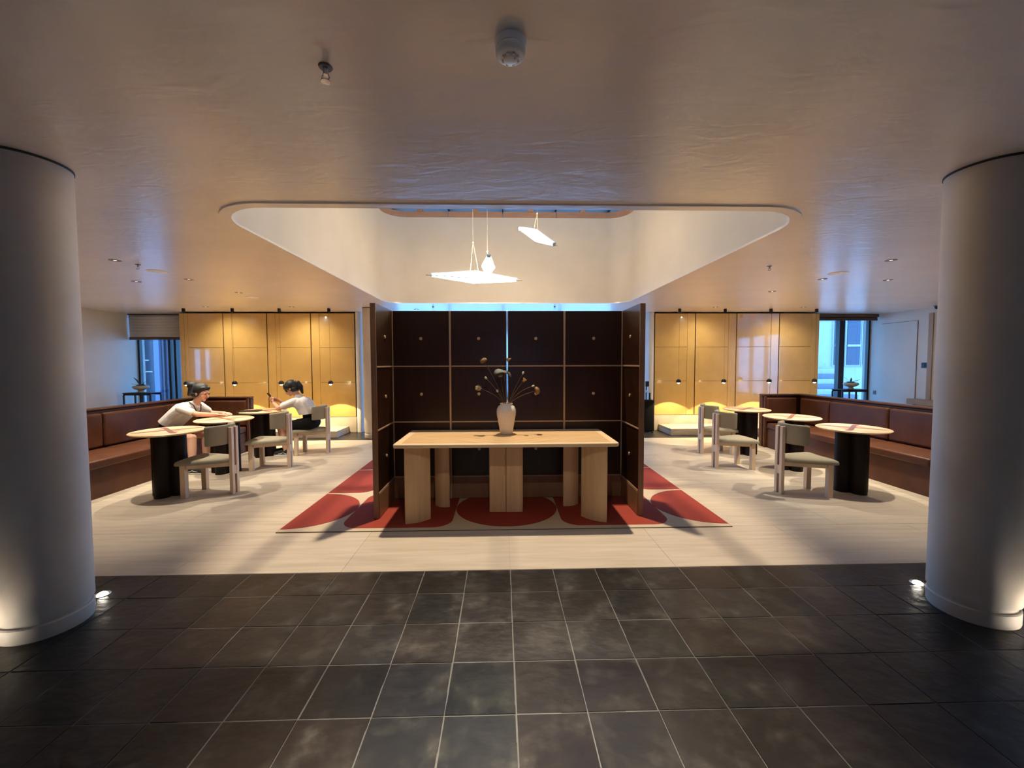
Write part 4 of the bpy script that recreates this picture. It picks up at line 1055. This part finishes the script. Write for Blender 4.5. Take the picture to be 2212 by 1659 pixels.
# ---- woman leaning over the middle table (faces +X)
def person_one():
    Y = 5.74
    hip, waist, chest, neck = V((-4.74,Y-.02,.535)), V((-4.68,Y-.01,.68)), V((-4.50,Y,.845)), V((-4.335,Y,.935))
    hc = V((-4.255,Y-.005,1.085)); F = frame((.95,-.10,-.30), (.28,0,1))
    shR, shL = V((-4.43,Y-.155,.885)), V((-4.40,Y+.165,.885))
    elR, wrR = V((-4.235,Y-.125,.800)), V((-4.055,Y+.005,.777))
    elL, wrL = V((-4.28,Y+.21,.775)), V((-4.10,Y+.22,.775))
    kR, kL = V((-4.30,Y-.15,.470)), V((-4.30,Y+.12,.475))
    aR, aL = V((-4.22,Y-.26,.075)), V((-4.30,Y+.10,.075))
    def body(g):
        g.cap(hip, .115, waist, .085); g.cap(hip+V((0,-.075,-.01)), .092, hip+V((0,.075,-.01)), .092)
        g.cap(waist, .085, chest, .092); g.cap(chest+V((0,-.065,.01)), .072, chest+V((0,.065,.01)), .072)
        g.cap(chest, .088, neck, .052); g.cap(shR, .050, shL, .050)
        g.cap(neck, .050, hc+F@V((-.02,0,-.05)), .046); head_shape(g, hc, F, 1.0)
        for sh, el, wr in ((shR,elR,wrR),(shL,elL,wrL)):
            g.cap(sh, .047, el, .037); g.cap(el, .037, wr, .024)
        hand_shape(g, wrR, (.80,.58,-.10), (0,0,1), -1, .42, .10, .95, .12)
        hand_shape(g, wrL, (.9,-.35,-.05), (0,0,1), 1, .3, .10, .95)
        for s_, k_, a_ in ((-1,kR,aR),(1,kL,aL)):
            g.cap(hip+V((.03,s_*.085,-.02)), .085, k_, .058); g.cap(k_, .056, a_+(k_-a_)*.62, .053); g.cap(a_+(k_-a_)*.62, .053, a_, .034)
            g.cap(a_, .035, a_+V((-.02,0,-.035)), .03); g.cap(a_+V((0,0,-.04)), .030, a_+V((.13,-.02,-.05)), .024)
    p = blob('person', body, M['skin'], None, .0045, 5)
    tag(p, 'person in white shirt leaning over a cafe table, one arm stretched out', 'person')
    def shirt(g):
        lo = V((-4.72,Y-.01,.645))
        for q in (-1, 0, 1):
            g.cap(lo+V((0,q*.062,0)), .100, chest+V((0,q*.072,.005)), .100)
        g.cap(V((-4.60,Y,.69)), .090, chest+V((.02,0,-.03)), .100)
        g.cap(chest, .112, neck+V((-.02,0,-.015)), .066); g.cap(shR, .060, shL, .060)
        for sh, el in ((shR,elR),(shL,elL)): g.cap(sh, .060, sh.lerp(el, .62), .055)
        g.cap(shR+V((-.03,.03,-.03)), .075, lo+V((.03,-.05,.05)), .090); g.cap(shL+V((-.03,-.03,-.03)), .075, lo+V((.03,.05,.05)), .090)
    s_ = blob('shirt', shirt, M['shirt'], p, .006, 5, [(V((-4.70,Y,.672)), V((-.55,0,-.83)))])
    def skirt(g):
        g.cap(hip+V((0,-.075,-.005)), .120, hip+V((0,.075,-.005)), .120); g.cap(hip, .125, V((-4.68,Y-.05,.66)), .095); g.cap(hip, .125, V((-4.68,Y+.05,.66)), .095)
        for q, k_ in ((-1,kR),(1,kL)): g.cap(hip+V((.03,q*.085,-.02)), .098, (hip+V((0,q*.085,-.02))).lerp(k_, .62), .082)
    blob('skirt', skirt, M['blackcloth'], p, .007, 4)
    def hair(g):
        Q = lambda f, s_, u: tuple(hc + F @ V((f, s_, u)))
        g.ball(Q(-.026,0,.046), (.102,.093,.100), 22, 16); g.ball(Q(-.056,0,.002), (.070,.086,.085), 18, 12); g.cap(Q(-.05,-.05,-.03), .045, Q(-.05,.05,-.03), .045)
        g.cap(Q(.050,-.035,.090), .026, Q(-.02,-.062,.055), .030); g.cap(Q(.050,.035,.090), .026, Q(-.02,.062,.055), .030)
        g.cap(Q(-.01,-.070,.045), .018, Q(-.012,-.076,.01), .010)
        g.cap(Q(-.09,0,.055), .030, Q(-.13,0,.065), .036)
        g.ball(Q(-.165,0,.066), (.062,.062,.056), 16, 12); g.cap(Q(-.155,0,.04), .046, Q(-.175,-.01,-.075), .024); g.cap(Q(-.16,.01,.085), .034, Q(-.245,.0,.085), .022)
    blob('hair', hair, M['hair'], p, .005, 4)
    Q = lambda f, s_, u: tuple(hc + F @ V((f, s_, u)))
    G().ball(Q(-.215,-.01,.03), (.018,.012,.012), 8, 6).obj('hair_clip', M['bud'], p)
    for s_ in (-1, 1):
        G().ball(Q(.0905,s_*.031,.012), (.008,.010,.006), 8, 6).obj('eye', M['eye'], p)
        G().ball(Q(.094,s_*.031,.0345), (.006,.016,.004), 8, 6).obj('eyebrow', M['hair'], p)
    G().ball(Q(.100,0,-.050), (.007,.020,.0065), 10, 6).obj('lips', M['lip'], p)
    c0 = neck+V((-.02,0,-.005))
    G().tube([tuple(c0+V((-.03,-.062,.035))), tuple(c0+V((.035,-.070,-.005))), tuple(c0+V((.05,-.045,-.085))), tuple(c0+V((.035,0,-.17))), tuple(c0+V((.05,.045,-.085))), tuple(c0+V((.035,.070,-.005))), tuple(c0+V((-.03,.062,.035)))], .0075, 6).obj('lanyard', M['lanyard'], p)
    for a_, d_ in ((aR, V((1,-.15,0))), (aL, V((1,-.1,0)))): shoe(p, a_, d_)
    return p
def shoe(p, a_, d_):
    d_ = d_.normalized(); base_ = V((a_.x, a_.y, 0)); sd = V((-d_.y, d_.x, 0))
    def up_(g):
        g.cap(base_+d_*-.03+V((0,0,.050)), .040, base_+d_*.06+V((0,0,.048)), .040); g.cap(base_+d_*.06+V((0,0,.045)), .040, base_+d_*.155+V((0,0,.040)), .034)
        g.cap(base_+d_*-.03+V((0,0,.05)), .038, base_+d_*-.01+V((0,0,.075)), .042)
    blob('shoe', up_, M['shoe'], p, .006, 3)
    P_ = []
    for i in range(28):
        t_ = 2*PI*i/28; u, w_ = math.cos(t_), math.sin(t_)
        q = base_ + d_*(.062+.128*u) + sd*w_*(.043+.004*u); P_.append((q.x, q.y))
    G().prism(P_, .001, .026).obj('sole', M['sole'], p, bevel=.004)
    for q in (-1, 1):
        pts = [tuple(base_+d_*x_+sd*q*.0405+V((0,0,z_))) for x_, z_ in ((-.03,.036),(.0,.040),(.03,.056),(.055,.050),(.08,.042),(.11,.040))]
        G().tube(pts, .0035, 6).obj('side_stripe', M['sole'], p)
person_one()

# ---- woman with a phone at the far table (faces -X)
def person_two():
    Y = 6.66
    hip, waist, chest, neck = V((-3.17,Y,.530)), V((-3.175,Y,.66)), V((-3.29,Y,.845)), V((-3.375,Y,.955))
    hc = V((-3.470,Y-.01,1.085)); F = frame((-.88,-.05,-.50), (-.42,0,1))
    shN, shF = V((-3.355,Y-.165,.885)), V((-3.355,Y+.165,.885))
    elN, wrN = V((-3.61,Y-.15,.782)), V((-3.745,Y-.05,.850))
    elF, wrF = V((-3.60,Y+.13,.785)), V((-3.705,Y+.03,.890))
    kN, kF = V((-3.62,Y-.10,.475)), V((-3.60,Y+.10,.475))
    aN, aF = V((-3.52,Y-.13,.075)), V((-3.66,Y+.08,.075))
    def body(g):
        g.cap(hip, .112, waist, .085); g.cap(hip+V((0,-.078,-.01)), .090, hip+V((0,.078,-.01)), .090)
        g.cap(waist, .085, chest, .092); g.cap(chest+V((0,-.065,.0)), .072, chest+V((0,.065,.0)), .072)
        g.cap(chest, .088, neck, .052); g.cap(shN, .050, shF, .050)
        g.cap(neck, .048, hc+F@V((-.02,0,-.05)), .046); head_shape(g, hc, F, 1.0)
        for sh, el, wr in ((shN,elN,wrN),(shF,elF,wrF)):
            g.cap(sh, .047, el, .037); g.cap(el, .037, wr, .024)
        hand_shape(g, wrN, (-.62,.28,.62), (-.45,-.75,-.3), 1, .50, .05, .92)
        hand_shape(g, wrF, (-.72,-.42,.25), (-.2,.75,.55), -1, .55, .05, .92)
        for s_, k_, a_ in ((-1,kN,aN),(1,kF,aF)):
            g.cap(hip+V((-.03,s_*.085,-.02)), .085, k_, .058); g.cap(k_, .056, a_+(k_-a_)*.62, .053); g.cap(a_+(k_-a_)*.62, .053, a_, .034)
            g.cap(a_, .035, a_+V((.02,0,-.035)), .03); g.cap(a_+V((0,0,-.04)), .030, a_+V((-.13,0,-.05)), .024)
    p = blob('person', body, M['skin'], None, .0045, 5)
    tag(p, 'person in white shirt and black shorts sitting bent over a phone', 'person')
    def shirt(g):
        lo = V((-3.185,Y,.64))
        for q in (-1, 0, 1):
            g.cap(lo+V((0,q*.068,0)), .112, chest+V((.012,q*.078,-.01)), .108)
        g.cap(V((-3.23,Y,.70)), .105, chest+V((-.02,0,-.04)), .105)
        g.cap(chest, .115, neck+V((.015,0,-.02)), .068); g.cap(shN, .062, shF, .062); g.cap(neck+V((.0,-.03,-.005)), .045, neck+V((0,.03,-.005)), .045)
        for sh, el in ((shN,elN),(shF,elF)): g.cap(sh, .063, sh.lerp(el, .66), .060)
        g.cap(shN+V((.04,.03,-.03)), .080, lo+V((0,-.055,.06)), .100); g.cap(shF+V((.04,-.03,-.03)), .080, lo+V((0,.055,.06)), .100)
    blob('shirt', shirt, M['shirt'], p, .006, 5, [(V((-3.19,Y,.675)), V((.12,0,-.99)))])
    def shorts(g):
        g.cap(hip+V((0,-.075,-.005)), .118, hip+V((0,.075,-.005)), .118); g.cap(hip, .12, V((-3.175,Y-.05,.665)), .098); g.cap(hip, .12, V((-3.175,Y+.05,.665)), .098)
        for q, k_ in ((-1,kN),(1,kF)): g.cap(hip+V((-.03,q*.085,-.02)), .100, (hip+V((0,q*.085,-.02))).lerp(k_, .58), .085)
    blob('shorts', shorts, M['blackcloth'], p, .007, 4)
    Q = lambda f, s_, u: tuple(hc + F @ V((f, s_, u)))
    def hair(g):
        g.ball(Q(-.026,0,.046), (.102,.093,.100), 22, 16); g.ball(Q(-.052,0,.004), (.074,.088,.086), 18, 12); g.cap(Q(-.05,-.05,-.03), .045, Q(-.05,.05,-.03), .045)
        g.cap(Q(.055,-.030,.085), .032, Q(.0,-.066,.050), .032); g.cap(Q(.055,.030,.085), .032, Q(.0,.066,.050), .032)
        g.cap(Q(.070,-.045,.060), .022, Q(.060,-.062,-.010), .014); g.cap(Q(.070,.045,.060), .022, Q(.060,.062,-.010), .014)
        r0_ = V(Q(-.10,0,.055)); g.cap(r0_, .026, r0_+V((.045,0,.006)), .030); g.cap(r0_+V((.045,0,.006)), .034, r0_+V((.085,0,-.06)), .040); g.cap(r0_+V((.085,0,-.06)), .038, r0_+V((.115,0,-.165)), .018)
    blob('hair', hair, M['hair'], p, .005, 4)
    G().tube([tuple(V(Q(-.112,0,.068))+F@V((.0,.03*math.cos(2*PI*k/12),.03*math.sin(2*PI*k/12)))) for k in range(13)], .006, 6).obj('hair_tie', M['bud'], p)
    for s_ in (-1, 1): G().ball(Q(.0905,s_*.031,.012), (.008,.010,.006), 8, 6).obj('eye', M['eye'], p)
    G().ball(Q(.100,0,-.050), (.007,.020,.0065), 10, 6).obj('lips', M['lip'], p)
    shoe(p, aN, V((-1,-.1,0))); shoe(p, aF, V((-1,.05,0)))
    return p
person_two()
t = thing('phone', 'smartphone held upright in the hands of the seated person', 'phone', (-3.822, 6.655, .955))
Mp = Euler((0, R(-38), 0)).to_matrix().to_4x4()
G().box(-.004,.0035,-.037,.037,-.076,.076, Mp).obj('phone_case', M['phoneback'], t, bevel=.003); G().box(.0036,.0052,-.035,.035,-.073,.073, Mp).obj('screen', M['phone'], t)
# dark thin tablet folder on her table
t = thing('folder', 'thin dark folder lying on the table in front of the phone user', 'folder', (-4.02, 6.42, .7415), R(12))
G().box(-.15,.15,-.10,.10,.0,.003).obj('cover', M['pedestal'], t); G().box(-.145,.145,-.095,.095,.0031,.0085).obj('pages', M['ctable'], t); G().box(-.15,.15,-.10,.10,.0086,.0115).obj('cover', M['pedestal'], t)
